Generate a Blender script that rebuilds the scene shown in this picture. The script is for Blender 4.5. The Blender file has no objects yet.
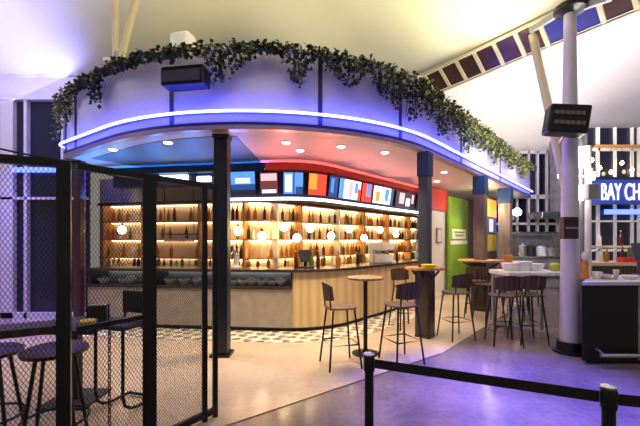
import bpy, math, random
from mathutils import Vector, Matrix
random.seed(7)
PI = math.pi
scn = bpy.context.scene
col = scn.collection

# ------------------------------------------------------------------ camera, world, exposure
EYE = 1.6
F = 350.0            # focal length in pixels of the 640 px wide frame
cam_d = bpy.data.cameras.new('camera')
cam_d.sensor_width = 36.0
cam_d.lens = F / 640.0 * 36.0
cam_d.shift_y = 27.0 / 640.0
cam_d.clip_start = 0.05
cam = bpy.data.objects.new('camera', cam_d)
cam.location = (0, 0, EYE)
cam.rotation_euler = (PI / 2, 0, 0)
col.objects.link(cam)
scn.camera = cam

scn.view_settings.view_transform = 'Standard'
scn.view_settings.look = 'None'
scn.view_settings.exposure = 0.66
scn.view_settings.gamma = 1.0
scn.view_settings.use_curve_mapping = False

w = bpy.data.worlds.new('world')
scn.world = w
w.use_nodes = True
bg = w.node_tree.nodes['Background']
bg.inputs['Color'].default_value = (0.86, 0.78, 0.70, 1)
bg.inputs['Strength'].default_value = 0.20


def lamp(kind, name, loc, energy, color, aim=None, size=0.3, angle=60, blend=0.6, size_y=None):
    d = bpy.data.lights.new(name, kind)
    d.energy = energy
    d.color = color
    if kind == 'AREA':
        d.shape = 'RECTANGLE'
        d.size = size
        d.size_y = size_y or size
    else:
        d.shadow_soft_size = size
    if kind == 'SPOT':
        d.spot_size = math.radians(angle)
        d.spot_blend = blend
    o = bpy.data.objects.new(name, d)
    o.location = loc
    if aim is not None:
        o.rotation_euler = (Vector(aim) - Vector(loc)).to_track_quat('-Z', 'Y').to_euler()
    col.objects.link(o)
    return o


# uplights standing on the kiosk roof, washing the fabric roof
lamp('AREA', 'violet_uplight', (-5.6, 6.7, 4.4), 38, (0.24, 0.24, 1.0), (-6.6, 5.0, 6.6), 1.6)
lamp('AREA', 'pale_uplight', (-3.2, 4.2, 4.6), 36, (0.88, 0.82, 1.0), (-4.2, 2.4, 8.0), 1.5)
lamp('AREA', 'amber_uplight', (-1.2, 7.0, 4.3), 24, (1.0, 0.86, 0.42), (-0.8, 4.4, 8.0), 2.0)
lamp('AREA', 'olive_uplight', (-0.4, 4.3, 4.6), 30, (0.98, 0.98, 0.40), (-0.4, 3.0, 8.0), 2.0)
lamp('AREA', 'warm_uplight', (2.2, 5.4, 4.4), 33, (1.0, 0.88, 0.40), (1.4, 4.0, 8.0), 1.5)
# floods by the white mast, washing the pale half of the roof
lamp('AREA', 'mast_uplight', (4.6, 5.6, 3.2), 205, (1.0, 0.95, 0.88), (6.2, 7.6, 6.0), 1.2)
lamp('AREA', 'far_uplight', (6.6, 9.4, 3.6), 60, (1.0, 0.84, 0.80), (6.2, 9.9, 6.0), 1.2)
# blue-violet wash on the floor from the mast
lamp('SPOT', 'violet_floor_wash', (3.0, 4.3, 4.2), 3000, (0.13, 0.10, 1.0), (2.15, 3.5, 0.0), 0.15, 52, 1.0)
lamp('SPOT', 'violet_corner_wash', (-6.2, 6.6, 4.4), 900, (0.32, 0.20, 1.0), (-5.9, 6.0, 0.0), 0.15, 62, 1.0)
lamp('AREA', 'window_fill', (-5.9, 4.4, 5.0), 40, (0.72, 0.68, 1.0), (-6.1, 7.2, 3.2), 1.0)  # added lavender lamp without a fixture, brightens the left mullions
# added warm fill aimed at the floor in front of the kiosk
lamp('AREA', 'hall_fill', (-0.9, 3.2, 6.0), 45, (1.0, 0.86, 0.66), (-0.6, 5.0, 0.0), 2.0)


# ------------------------------------------------------------------ materials
def new_mat(name):
    m = bpy.data.materials.new(name)
    m.use_nodes = True
    nt = m.node_tree
    return m, nt, nt.nodes['Principled BSDF']


def mat(name, c, rough=0.5, metal=0.0, var=0.12, scale=6.0, emit=None, estr=0.0, spec=0.5, bump=0.0, trans=0.0):
    m, nt, b = new_mat(name)
    n = nt.nodes.new('ShaderNodeTexNoise')
    n.inputs['Scale'].default_value = scale
    n.inputs['Detail'].default_value = 4
    tc = nt.nodes.new('ShaderNodeTexCoord')
    nt.links.new(tc.outputs['Object'], n.inputs['Vector'])
    r = nt.nodes.new('ShaderNodeValToRGB')
    lo = [max(0, x * (1 - var)) for x in c]
    hi = [min(1, x * (1 + var)) for x in c]
    r.color_ramp.elements[0].position = 0.3
    r.color_ramp.elements[1].position = 0.7
    r.color_ramp.elements[0].color = (*lo, 1)
    r.color_ramp.elements[1].color = (*hi, 1)
    nt.links.new(n.outputs['Fac'], r.inputs['Fac'])
    nt.links.new(r.outputs['Color'], b.inputs['Base Color'])
    b.inputs['Roughness'].default_value = rough
    b.inputs['Metallic'].default_value = metal
    b.inputs['Specular IOR Level'].default_value = spec
    if trans:
        b.inputs['Transmission Weight'].default_value = trans
    if emit:
        b.inputs['Emission Color'].default_value = (*emit, 1)
        b.inputs['Emission Strength'].default_value = estr
    if bump:
        bp = nt.nodes.new('ShaderNodeBump')
        bp.inputs['Strength'].default_value = bump
        nt.links.new(n.outputs['Fac'], bp.inputs['Height'])
        nt.links.new(bp.outputs['Normal'], b.inputs['Normal'])
    return m


def wood(name, a, b_, scale=3.0, rough=0.45):
    m, nt, b = new_mat(name)
    tc = nt.nodes.new('ShaderNodeTexCoord')
    mp = nt.nodes.new('ShaderNodeMapping')
    mp.inputs['Scale'].default_value = (1, 1, 0.25)
    wv = nt.nodes.new('ShaderNodeTexWave')
    wv.inputs['Scale'].default_value = scale
    wv.inputs['Distortion'].default_value = 5
    wv.inputs['Detail'].default_value = 3
    r = nt.nodes.new('ShaderNodeValToRGB')
    r.color_ramp.elements[0].color = (*a, 1)
    r.color_ramp.elements[1].color = (*b_, 1)
    nt.links.new(tc.outputs['Object'], mp.inputs['Vector'])
    nt.links.new(mp.outputs['Vector'], wv.inputs['Vector'])
    nt.links.new(wv.outputs['Fac'], r.inputs['Fac'])
    nt.links.new(r.outputs['Color'], b.inputs['Base Color'])
    b.inputs['Roughness'].default_value = rough
    return m


def polished_floor(name, a, b_, rlo, rhi, scale=0.9):
    m, nt, b = new_mat(name)
    tc = nt.nodes.new('ShaderNodeTexCoord')
    n = nt.nodes.new('ShaderNodeTexNoise')
    n.inputs['Scale'].default_value = scale
    n.inputs['Detail'].default_value = 7
    n2 = nt.nodes.new('ShaderNodeTexNoise')
    n2.inputs['Scale'].default_value = 14
    n2.inputs['Detail'].default_value = 5
    mx = nt.nodes.new('ShaderNodeMath')
    mx.operation = 'MULTIPLY_ADD'
    mx.inputs[1].default_value = 0.35
    for q in (n, n2):
        nt.links.new(tc.outputs['Object'], q.inputs['Vector'])
    nt.links.new(n2.outputs['Fac'], mx.inputs[0])
    nt.links.new(n.outputs['Fac'], mx.inputs[2])
    r = nt.nodes.new('ShaderNodeValToRGB')
    r.color_ramp.elements[0].position = 0.48
    r.color_ramp.elements[1].position = 0.86
    r.color_ramp.elements[0].color = (*a, 1)
    r.color_ramp.elements[1].color = (*b_, 1)
    nt.links.new(mx.outputs[0], r.inputs['Fac'])
    nt.links.new(r.outputs['Color'], b.inputs['Base Color'])
    mr = nt.nodes.new('ShaderNodeMapRange')
    mr.inputs['From Min'].default_value = 0.3
    mr.inputs['From Max'].default_value = 0.7
    mr.inputs['To Min'].default_value = rlo
    mr.inputs['To Max'].default_value = rhi
    nt.links.new(n.outputs['Fac'], mr.inputs['Value'])
    nt.links.new(mr.outputs['Result'], b.inputs['Roughness'])
    return m


def tile_mat(name):
    """pale tiles with a small dark diamond motif"""
    m, nt, b = new_mat(name)
    tc = nt.nodes.new('ShaderNodeTexCoord')
    mp = nt.nodes.new('ShaderNodeMapping')
    mp.inputs['Rotation'].default_value = (0, 0, math.radians(20))
    ck = nt.nodes.new('ShaderNodeTexChecker')
    ck.inputs['Scale'].default_value = 5.0
    vo = nt.nodes.new('ShaderNodeTexVoronoi')
    vo.inputs['Scale'].default_value = 5.0
    vo.inputs['Randomness'].default_value = 0.25
    r = nt.nodes.new('ShaderNodeValToRGB')
    r.color_ramp.interpolation = 'CONSTANT'
    r.color_ramp.elements[0].position = 0.0
    r.color_ramp.elements[0].color = (0.06, 0.055, 0.05, 1)
    r.color_ramp.elements[1].position = 0.40
    r.color_ramp.elements[1].color = (0.80, 0.74, 0.64, 1)
    mx = nt.nodes.new('ShaderNodeMixRGB')
    mx.inputs[0].default_value = 0.30
    ck.inputs['Color1'].default_value = (0.85, 0.8, 0.7, 1)
    ck.inputs['Color2'].default_value = (0.30, 0.27, 0.23, 1)
    nt.links.new(tc.outputs['Object'], mp.inputs['Vector'])
    nt.links.new(mp.outputs['Vector'], ck.inputs['Vector'])
    nt.links.new(mp.outputs['Vector'], vo.inputs['Vector'])
    nt.links.new(vo.outputs['Distance'], r.inputs['Fac'])
    nt.links.new(r.outputs['Color'], mx.inputs[1])
    nt.links.new(ck.outputs['Color'], mx.inputs[2])
    nt.links.new(mx.outputs[0], b.inputs['Base Color'])
    b.inputs['Roughness'].default_value = 0.3
    return m


def emis(name, c, s):
    return mat(name, [min(1, x) for x in c], 0.5, 0, 0.02, 4, c, s)


def glass(name, c, rough=0.05):
    m, nt, b = new_mat(name)
    n = nt.nodes.new('ShaderNodeTexNoise')
    n.inputs['Scale'].default_value = 2
    mr = nt.nodes.new('ShaderNodeMapRange')
    mr.inputs['To Min'].default_value = rough
    mr.inputs['To Max'].default_value = rough + 0.04
    nt.links.new(n.outputs['Fac'], mr.inputs['Value'])
    nt.links.new(mr.outputs['Result'], b.inputs['Roughness'])
    b.inputs['Base Color'].default_value = (*c, 1)
    b.inputs['Transmission Weight'].default_value = 1.0
    b.inputs['IOR'].default_value = 1.3
    return m


M = dict(
    concrete=polished_floor('polished_concrete', (0.11, 0.085, 0.08), (0.26, 0.20, 0.18), 0.12, 0.26),
    beige=polished_floor('beige_polished_floor', (0.44, 0.35, 0.26), (0.62, 0.50, 0.38), 0.14, 0.28, 0.6),
    tile=tile_mat('patterned_tile'),
    brass=mat('floor_trim_metal', (0.45, 0.33, 0.25), 0.3, 0.8),
    fabric=mat('roof_fabric', (0.80, 0.78, 0.70), 0.75, 0, 0.05, 0.8),
    fabric_pale=mat('pale_roof_fabric', (0.86, 0.83, 0.80), 0.75, 0, 0.04, 0.8),
    fascia=mat('fascia_panel_paint', (0.62, 0.58, 0.60), 0.45, 0, 0.05, 2),
    joint=mat('dark_joint', (0.03, 0.03, 0.07), 0.4),
    copper=mat('copper_trim', (0.40, 0.27, 0.20), 0.4, 0.6),
    soffit=mat('soffit_paint', (0.50, 0.46, 0.46), 0.5, 0, 0.05, 1.5),
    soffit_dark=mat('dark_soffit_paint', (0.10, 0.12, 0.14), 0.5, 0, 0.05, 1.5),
    warm_led_dim=emis('dim_shelf_led', (1.0, 0.72, 0.42), 3.5),
    led=emis('blue_led', (0.045, 0.055, 1.0), 36.0),
    led_soft=emis('blue_led_soft', (0.10, 0.16, 1.0), 2.2),
    cool_led=emis('cool_white_led', (0.72, 0.80, 1.0), 2.4),
    red_led=emis('red_cove_led', (1.0, 0.10, 0.09), 25.0),
    teal_led=emis('teal_cove_led', (0.03, 0.25, 1.0), 20.0),
    warm_led=emis('warm_shelf_led', (1.0, 0.70, 0.34), 10.0),
    bulb=emis('warm_bulb', (1.0, 0.74, 0.40), 14.0),
    lens=emis('downlight_lens', (1.0, 0.86, 0.72), 14.0),
    white_lamp=emis('white_lamp', (1.0, 0.94, 0.84), 9.0),
    black=mat('black_metal', (0.012, 0.012, 0.014), 0.35, 0.3),
    blackm=mat('matt_black', (0.014, 0.014, 0.016), 0.6),
    navy=mat('navy_column_paint', (0.006, 0.009, 0.022), 0.4),
    teal=mat('teal_blue', (0.004, 0.032, 0.10), 0.5),
    clad=wood('grey_brown_cladding', (0.10, 0.075, 0.06), (0.22, 0.17, 0.14), 5),
    dark_wood=wood('dark_walnut', (0.05, 0.025, 0.015), (0.12, 0.06, 0.03), 4),
    mid_wood=wood('brown_ply', (0.16, 0.08, 0.035), (0.28, 0.15, 0.07), 4),
    stool_wood=wood('dark_stool_ply', (0.055, 0.028, 0.014), (0.11, 0.058, 0.03), 4),
    navygrey=mat('navy_grey_paint', (0.045, 0.05, 0.075), 0.4),
    orange_wood=wood('orange_wood', (0.45, 0.20, 0.06), (0.62, 0.32, 0.11), 4),
    tan=wood('tan_bar_front', (0.50, 0.36, 0.18), (0.62, 0.46, 0.26), 2),
    grey_front=mat('grey_bar_front', (0.34, 0.29, 0.25), 0.5),
    counter=mat('dark_stone_counter', (0.045, 0.03, 0.025), 0.25),
    cream=mat('cream_wall_paint', (0.80, 0.64, 0.42), 0.55),
    white=mat('white_paint', (0.82, 0.80, 0.78), 0.4, 0, 0.04),
    lilac=mat('pale_lilac_paint', (0.66, 0.62, 0.72), 0.4, 0, 0.04),
    cream_steel=mat('cream_steel_paint', (0.72, 0.62, 0.38), 0.4, 0, 0.05),
    grey=mat('grey_steel', (0.35, 0.35, 0.36), 0.4, 0.4),
    chrome=mat('brushed_steel', (0.65, 0.65, 0.66), 0.25, 0.9),
    red=mat('red_panel', (0.75, 0.05, 0.04), 0.5),
    green=mat('green_banner', (0.22, 0.40, 0.02), 0.5, 0, 0.25, 1.5),
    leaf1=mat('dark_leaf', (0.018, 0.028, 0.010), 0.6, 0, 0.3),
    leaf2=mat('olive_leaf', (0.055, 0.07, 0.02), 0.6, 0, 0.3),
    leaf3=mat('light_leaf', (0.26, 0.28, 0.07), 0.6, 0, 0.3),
    brownpane=mat('brown_valley_panel', (0.055, 0.022, 0.022), 0.35),
    bluepane=mat('blue_valley_panel', (0.03, 0.035, 0.22), 0.3),
    night=mat('night_glass', (0.012, 0.013, 0.035), 0.08, 0, 0.3, 0.5),
    sign=mat('blue_sign_board', (0.03, 0.06, 0.38), 0.4),
    letter=mat('white_sign_letter', (0.85, 0.85, 0.9), 0.4, 0, 0.02, 4, (0.9, 0.9, 1.0), 0.7),
    yellow=mat('yellow_plastic', (0.75, 0.55, 0.02), 0.4),
    lime=mat('yellow_green_glaze', (0.45, 0.50, 0.05), 0.4),
    belt=mat('black_belt_webbing', (0.012, 0.010, 0.016), 0.7),
    maroon=mat('maroon_vinyl', (0.05, 0.012, 0.025), 0.45),
    amber=mat('amber_glass', (0.45, 0.17, 0.02), 0.12),
    greenb=mat('green_glass', (0.05, 0.16, 0.04), 0.12),
    clearb=mat('clear_glass_spirit', (0.75, 0.70, 0.58), 0.12),
    darkb=mat('dark_red_glass', (0.07, 0.012, 0.012), 0.12),
    cap=mat('bottle_cap', (0.7, 0.55, 0.2), 0.3, 0.5),
    crock=mat('white_crockery', (0.85, 0.84, 0.80), 0.3),
    salad=mat('salad_greens', (0.20, 0.42, 0.14), 0.6, 0, 0.4, 30),
    orange=mat('orange_glaze', (0.75, 0.26, 0.03), 0.4),
    purple=mat('dark_purple_case', (0.08, 0.05, 0.12), 0.4),
    kitchen=mat('kitchen_grey', (0.30, 0.29, 0.30), 0.45, 0.2, 0.25, 4),
    s_white=emis('screen_white', (0.80, 0.86, 1.0), 1.1),
    s_blue=emis('screen_blue', (0.08, 0.26, 0.85), 0.9),
    s_navy=emis('screen_navy', (0.02, 0.07, 0.22), 0.7),
    s_red=emis('screen_red', (0.95, 0.06, 0.03), 0.9),
    s_orange=emis('screen_orange', (1.0, 0.32, 0.04), 0.8),
    s_pink=emis('screen_pink', (0.85, 0.45, 0.50), 0.8),
    s_brown=emis('screen_brown', (0.14, 0.05, 0.04), 0.6),
    s_black=emis('screen_black', (0.02, 0.02, 0.05), 0.5),
)


# ------------------------------------------------------------------ mesh builder
class MB:
    def __init__(self):
        self.v, self.f, self.mi = [], [], []

    def quad(self, a, b, c, d, m=0):
        i = len(self.v)
        self.v += [tuple(a), tuple(b), tuple(c), tuple(d)]
        self.f.append((i, i + 1, i + 2, i + 3))
        self.mi.append(m)

    def box(self, c, s, rz=0.0, m=0, mtx=None):
        i = len(self.v)
        R = mtx if mtx is not None else Matrix.Rotation(rz, 3, 'Z')
        c = Vector(c)
        for dz in (-.5, .5):
            for dx, dy in ((-.5, -.5), (.5, -.5), (.5, .5), (-.5, .5)):
                self.v.append(tuple(c + R @ Vector((dx * s[0], dy * s[1], dz * s[2]))))
        for q in ((3, 2, 1, 0), (4, 5, 6, 7), (0, 1, 5, 4), (1, 2, 6, 5), (2, 3, 7, 6), (3, 0, 4, 7)):
            self.f.append(tuple(i + k for k in q))
            self.mi.append(m)
        return self

    def bar(self, a, b, wd, hg, m=0):
        """rectangular bar from a to b (wd sideways, hg in its other cross direction)"""
        a, b = Vector(a), Vector(b)
        d = (b - a)
        x = d.normalized()
        up = Vector((0, 0, 1)) if abs(x.z) < 0.95 else Vector((0, 1, 0))
        y = up.cross(x).normalized()
        z = x.cross(y)
        R = Matrix((x, y, z)).transposed()
        return self.box((a + b) / 2, (d.length, wd, hg), m=m, mtx=R)

    def tube(self, pts, r, n=8, m=0, closed=False):
        pts = [Vector(p) for p in pts]
        rs = r if isinstance(r, (list, tuple)) else [r] * len(pts)
        base = len(self.v)
        N = len(pts)
        prev = None
        for k, p in enumerate(pts):
            if closed:
                t = pts[(k + 1) % N] - pts[k - 1]
            else:
                t = pts[min(k + 1, N - 1)] - pts[max(k - 1, 0)]
            t.normalize()
            if prev is None:
                up = Vector((0, 0, 1)) if abs(t.z) < 0.9 else Vector((1, 0, 0))
                x = up.cross(t).normalized()
            else:
                x = (prev - t * prev.dot(t)).normalized()
            prev = x
            y = t.cross(x)
            for j in range(n):
                a = 2 * PI * j / n
                self.v.append(tuple(p + (x * math.cos(a) + y * math.sin(a)) * rs[k]))
        for k in range(N if closed else N - 1):
            for j in range(n):
                a = base + k * n + j
                b = base + k * n + (j + 1) % n
                k2 = (k + 1) % N
                c = base + k2 * n + (j + 1) % n
                d = base + k2 * n + j
                self.f.append((a, b, c, d))
                self.mi.append(m)
        if not closed:
            self.f.append(tuple(base + j for j in range(n))[::-1])
            self.mi.append(m)
            self.f.append(tuple(base + (N - 1) * n + j for j in range(n)))
            self.mi.append(m)
        return self

    def lathe(self, prof, c=(0, 0, 0), n=20, m=0, ms=None):
        """prof: (radius, z) from bottom to top, capped"""
        base = len(self.v)
        for r, z in prof:
            for j in range(n):
                a = 2 * PI * j / n
                self.v.append((c[0] + r * math.cos(a), c[1] + r * math.sin(a), c[2] + z))
        for k in range(len(prof) - 1):
            for j in range(n):
                self.f.append((base + k * n + j, base + k * n + (j + 1) % n, base + (k + 1) * n + (j + 1) % n, base + (k + 1) * n + j))
                self.mi.append(ms[k] if ms else m)
        self.f.append(tuple(base + j for j in range(n))[::-1])
        self.mi.append(ms[0] if ms else m)
        self.f.append(tuple(base + (len(prof) - 1) * n + j for j in range(n)))
        self.mi.append(ms[-1] if ms else m)
        return self

    def prism(self, poly, z0, z1, m=0):
        i = len(self.v)
        n = len(poly)
        self.v += [(x, y, z0) for x, y in poly] + [(x, y, z1) for x, y in poly]
        self.f.append(tuple(range(i, i + n))[::-1])
        self.f.append(tuple(range(i + n, i + 2 * n)))
        self.mi += [m, m]
        for k in range(n):
            k2 = (k + 1) % n
            self.f.append((i + k, i + k2, i + n + k2, i + n + k))
            self.mi.append(m)
        return self

    def strip(self, path, d0, d1, z0, z1, s0, s1, m=0, step=0.12):
        """solid curved box that follows a path between two inward offsets"""
        n = max(1, int(abs(s1 - s0) / step))
        base = len(self.v)
        for k in range(n + 1):
            p, nn = path.at(s0 + (s1 - s0) * k / n)
            a, b = p + nn * d0, p + nn * d1
            self.v += [(a.x, a.y, z0), (b.x, b.y, z0), (b.x, b.y, z1), (a.x, a.y, z1)]
        for k in range(n):
            o = base + 4 * k
            for q in range(4):
                self.f.append((o + q, o + 4 + q, o + 4 + (q + 1) % 4, o + (q + 1) % 4))
                self.mi.append(m)
        self.f.append((base, base + 1, base + 2, base + 3))
        o = base + 4 * n
        self.f.append((o + 3, o + 2, o + 1, o))
        self.mi += [m, m]
        return self

    def build(self, name, mats, parent=None, smooth=False, bevel=0.0, org=None):
        if not isinstance(mats, (list, tuple)):
            mats = [mats]
        me = bpy.data.meshes.new(name)
        vs = self.v
        if org is not None:
            vs = [(x - org[0], y - org[1], z - org[2]) for x, y, z in vs]
        me.from_pydata(vs, [], self.f)
        for mm in mats:
            me.materials.append(mm)
        for p, i in zip(me.polygons, self.mi):
            p.material_index = i
            p.use_smooth = smooth
        me.update()
        o = bpy.data.objects.new(name, me)
        col.objects.link(o)
        if org is not None and parent is None:
            o.location = org
        if parent is not None:
            o.parent = parent
        if smooth:
            try:
                me.set_sharp_from_angle(angle=math.radians(40))
            except Exception:
                pass
        if bevel:
            b = o.modifiers.new('bevel', 'BEVEL')
            b.width = bevel
            b.segments = 2
            b.limit_method = 'ANGLE'
        return o


class Path:
    """plan polyline with filleted corners; inward normal is on its left"""
    def __init__(self, pts, rad):
        P = [Vector(p) for p in pts]
        out = [P[0]]
        for i in range(1, len(P) - 1):
            a = (P[i - 1] - P[i]).normalized()
            b = (P[i + 1] - P[i]).normalized()
            ang = a.angle(b)
            r = rad[i - 1]
            t = r / math.tan(ang / 2)
            c = P[i] + (a + b).normalized() * (r / math.sin(ang / 2))
            st, en = P[i] + a * t, P[i] + b * t
            v0, v1 = st - c, en - c
            tot = v0.angle_signed(v1)
            n = max(4, int(abs(tot) / math.radians(4)))
            for k in range(n + 1):
                th = -tot * k / n
                out.append(c + Vector((v0.x * math.cos(th) - v0.y * math.sin(th), v0.x * math.sin(th) + v0.y * math.cos(th))))
        out.append(P[-1])
        self.p = out
        self.L = [0.0]
        for a, b in zip(out, out[1:]):
            self.L.append(self.L[-1] + (b - a).length)
        self.len = self.L[-1]
        segn = []
        for a, b in zip(out, out[1:]):
            t = (b - a)
            if t.length < 1e-6:
                segn.append(segn[-1] if segn else Vector((0, 1)))
            else:
                t.normalize()
                segn.append(Vector((-t.y, t.x)))
        self.n = [segn[0]] + [(segn[i] + segn[i + 1]).normalized() for i in range(len(segn) - 1)] + [segn[-1]]

    def at(self, s):
        s = min(max(s, 0), self.len)
        for i in range(len(self.L) - 1):
            if s <= self.L[i + 1] + 1e-9:
                break
        d = self.L[i + 1] - self.L[i]
        f = (s - self.L[i]) / d if d > 1e-9 else 0
        return self.p[i].lerp(self.p[i + 1], f), self.n[i].lerp(self.n[i + 1], f).normalized()

    def bearing(self, px, d=0.0):
        """arc length where the path, offset by d, crosses the bearing of image column px"""
        r = (px - 320) / F
        best, bs = 1e9, 0
        N = 1500
        for k in range(N + 1):
            s = self.len * k / N
            p, nn = self.at(s)
            q = p + nn * d
            if q.y <= 0:
                continue
            e = abs(q.x / q.y - r) + q.y * 1e-5
            if e < best:
                best, bs = e, s
        return bs


def P3(px, py, D):
    return Vector(((px - 320) / F * D, D, EYE + (240 - py) / F * D))


def tag(o, label=None, cat=None, group=None, kind=None):
    if label:
        o['label'] = label
    if cat:
        o['category'] = cat
    if group:
        o['group'] = group
    if kind:
        o['kind'] = kind
    return o


def thing(name, loc, rz, label, cat, group=None):
    o = bpy.data.objects.new(name, None)
    o.location = loc
    o.rotation_euler = (0, 0, rz)
    o.empty_display_size = 0.1
    col.objects.link(o)
    return tag(o, label, cat, group)


def copy_tree(root, loc, rz=None, label=None, group=None):
    r = root.copy()
    col.objects.link(r)
    r.location = loc
    if rz is not None:
        r.rotation_euler = (0, 0, rz)
    if label:
        r['label'] = label
    if group:
        r['group'] = group
    for ch in list(root.children):
        c = ch.copy()
        col.objects.link(c)
        c.parent = r
        for g in list(ch.children):
            d = g.copy()
            col.objects.link(d)
            d.parent = c
    return r


ORD = ['first', 'second', 'third', 'fourth', 'fifth', 'sixth', 'seventh', 'eighth', 'ninth', 'tenth', 'eleventh', 'twelfth', 'thirteenth', 'fourteenth', 'fifteenth', 'sixteenth', 'seventeenth', 'eighteenth', 'nineteenth']
for ten, base in (('twentieth', 'twenty-'), ('thirtieth', 'thirty-'), ('fortieth', 'forty-'), ('fiftieth', 'fifty-')):
    ORD += [ten] + [base + o_ for o_ in ORD[:9]]


def struct(mb, name, m, **k):
    o = mb.build(name, m, **k)
    o['kind'] = 'structure'
    return o


# ------------------------------------------------------------------ plan of the kiosk
SOF = 3.05
TOP = 4.08
u = Vector((0.658, 0.753))
UL = Vector((0.83, -0.557))
# corner where the left run and the right run of the fascia meet
A, B = Vector((1.56, 5.57)), Vector((-3.9, 5.70))
den = UL.x * u.y - UL.y * u.x
k_ = ((A.x - B.x) * u.y - (A.y - B.y) * u.x) / den
CORN = B + UL * k_
fas = Path([(-4.35, 9.2), (-4.50, 6.14), CORN, (7.24, 12.07)], [0.22, 3.76])
bar = Path([(-4.3, 6.45), (0.06, 5.98), (0.506 + u.x * 9, 6.49 + u.y * 9)], [1.5])
head = Path([(-4.2, 7.05), (-0.24, 6.40), (0.135 + u.x * 9, 6.82 + u.y * 9)], [1.0])
back = Path([(-5.3, 8.35), (-1.0, 7.72), (-0.925 + u.x * 9, 7.74 + u.y * 9)], [0.02]) if False else \
    Path([(-5.3, 8.35), (-1.25, 7.45), (-0.925 + u.x * 9.5, 7.74 + u.y * 9.5)], [0.3])

# ------------------------------------------------------------------ floor
fl = MB()
fl.prism([(-13, -4), (14, -4), (14, 16), (-13, 16)], -0.2, 0.0)
struct(fl, 'floor', M['concrete'])
b = MB()
b.prism([(-13, -3.5), (-8.0, -2.42), (-0.78, 3.04), (0.106, 3.71), (1.7, 4.92), (9.2, 13.6), (-13, 13.6)], 0.0, 0.004)
tag(b.build('floor_beige', M['beige']), kind='structure')
b = MB()
b.bar((-8.0, -2.42, 0.005), (-0.78, 3.04, 0.005), 0.02, 0.006)
b.bar((-0.78, 3.04, 0.005), (1.7, 4.92, 0.005), 0.02, 0.006)
struct(b, 'trim_1', M['brass'])
b = MB()
b.strip(bar, -0.62, 0.08, 0.004, 0.009, 0.05, bar.bearing(412, -0.3))
tag(b.build('floor_tile_band', M['tile']), kind='structure')

# ------------------------------------------------------------------ fabric roof
G0 = Vector((3.46, 5.6))
Gn = Vector((-0.826, -0.564))
Gd = Vector((-0.564, 0.826))
GZ = 4.78


def smin(a, b_, k=1.2):
    h = max(k - abs(a - b_), 0) / k
    return min(a, b_) - h * h * k * 0.25


def z_left(x, y):
    s1 = max(0.0, (Vector((x, y)) - G0).dot(Gn))
    dx = max(0.0, x + 4.9)
    sl = math.hypot(dx, min(0.0, y - 7.2)) if True else 0
    s = max(0.0, smin(s1, sl))
    return GZ + 0.06 + 2.9 * (1 - math.exp(-s / 3.2))


def z_right(x, y):
    t = max(0.0, -(Vector((x, y)) - G0).dot(Gn))
    s = max(0.0, smin(t, 12.9 - y))
    return GZ + 0.06 + 2.2 * (1 - math.exp(-s / 2.4))


def membrane(name, zf, side, m):
    mb = MB()
    NU, NV = 60, 60
    idx = {}
    for i in range(NU + 1):
        for j in range(NV + 1):
            a = -9.5 + 21 * i / NU                   # along the valley
            c = 0.22 + (13.5 if side > 0 else 12.0) * (j / NV) ** 1.3
            p = G0 + Gd * a + Gn * (c * side)
            idx[i, j] = (len(mb.v), p)
            mb.v.append((p.x, p.y, zf(p.x, p.y)))
    for i in range(NU):
        for j in range(NV):
            q = [idx[i, j], idx[i + 1, j], idx[i + 1, j + 1], idx[i, j + 1]]
            if side > 0 and any(p.y > 7.5 and p.x < -4.9 for _, p in q):
                continue
            if side < 0 and any(p.y > 13.3 for _, p in q):
                continue
            mb.f.append(tuple(k for k, _ in q))
            mb.mi.append(0)
    o = mb.build(name, m, smooth=True)
    so = o.modifiers.new('thickness', 'SOLIDIFY')
    so.thickness = 0.02
    so.offset = 1 if side > 0 else -1
    return tag(o, kind='structure')


membrane('ceiling_left', z_left, 1, M['fabric'])
membrane('ceiling_right', z_right, -1, M['fabric_pale'])

# ------------------------------------------------------------------ glazed walls
def glazed(name, x0, x1, D, z0, z1, mull, transoms, m_frame, th=0.10):
    mb = MB()
    mb.box(((x0 + x1) / 2, D + 0.03, (z0 + z1) / 2), (x1 - x0, 0.03, z1 - z0))
    root = struct(mb, name, M['night'])
    for x, wd in mull:
        f = MB().box((x, D - 0.03, (z0 + z1) / 2), (wd, th, z1 - z0))
        tag(f.build('mullion', m_frame, root), kind='structure')
    for z, h in transoms:
        f = MB().box(((x0 + x1) / 2, D - 0.04, z), (x1 - x0, th * 0.8, h))
        tag(f.build('transom', m_frame, root), kind='structure')
    return root


D1 = 7.2
wl = MB().box((-8.4, D1 + 0.12, 4.74), (7.0, 0.36, 0.54))
wl.box((-8.4, D1 - 0.02, 4.98), (7.0, 0.2, 0.09))
wl.box((-8.4, D1 - 0.04, 4.47), (7.0, 0.14, 0.05))
struct(wl, 'trim_2', M['lilac'], bevel=0.01)
glazed('window_1', -11.8, -4.75, D1, 0.0, 4.47, [(-6.38, 0.26), (-6.0, 0.06), (-5.25, 0.05), (-7.3, 0.06), (-8.4, 0.06), (-9.6, 0.06), (-4.86, 0.06)],
       [(2.45, 0.05), (0.06, 0.12)], M['lilac'])
o = MB().box((-5.75, D1 - 0.12, 3.02), (0.95, 0.03, 0.10)).build('led_strip', M['led_soft'], org=(-5.75, D1 - 0.12, 3.02))
tag(o, 'blue light strip across the dark glazed wall behind the mesh fence', 'light strip')

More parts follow.
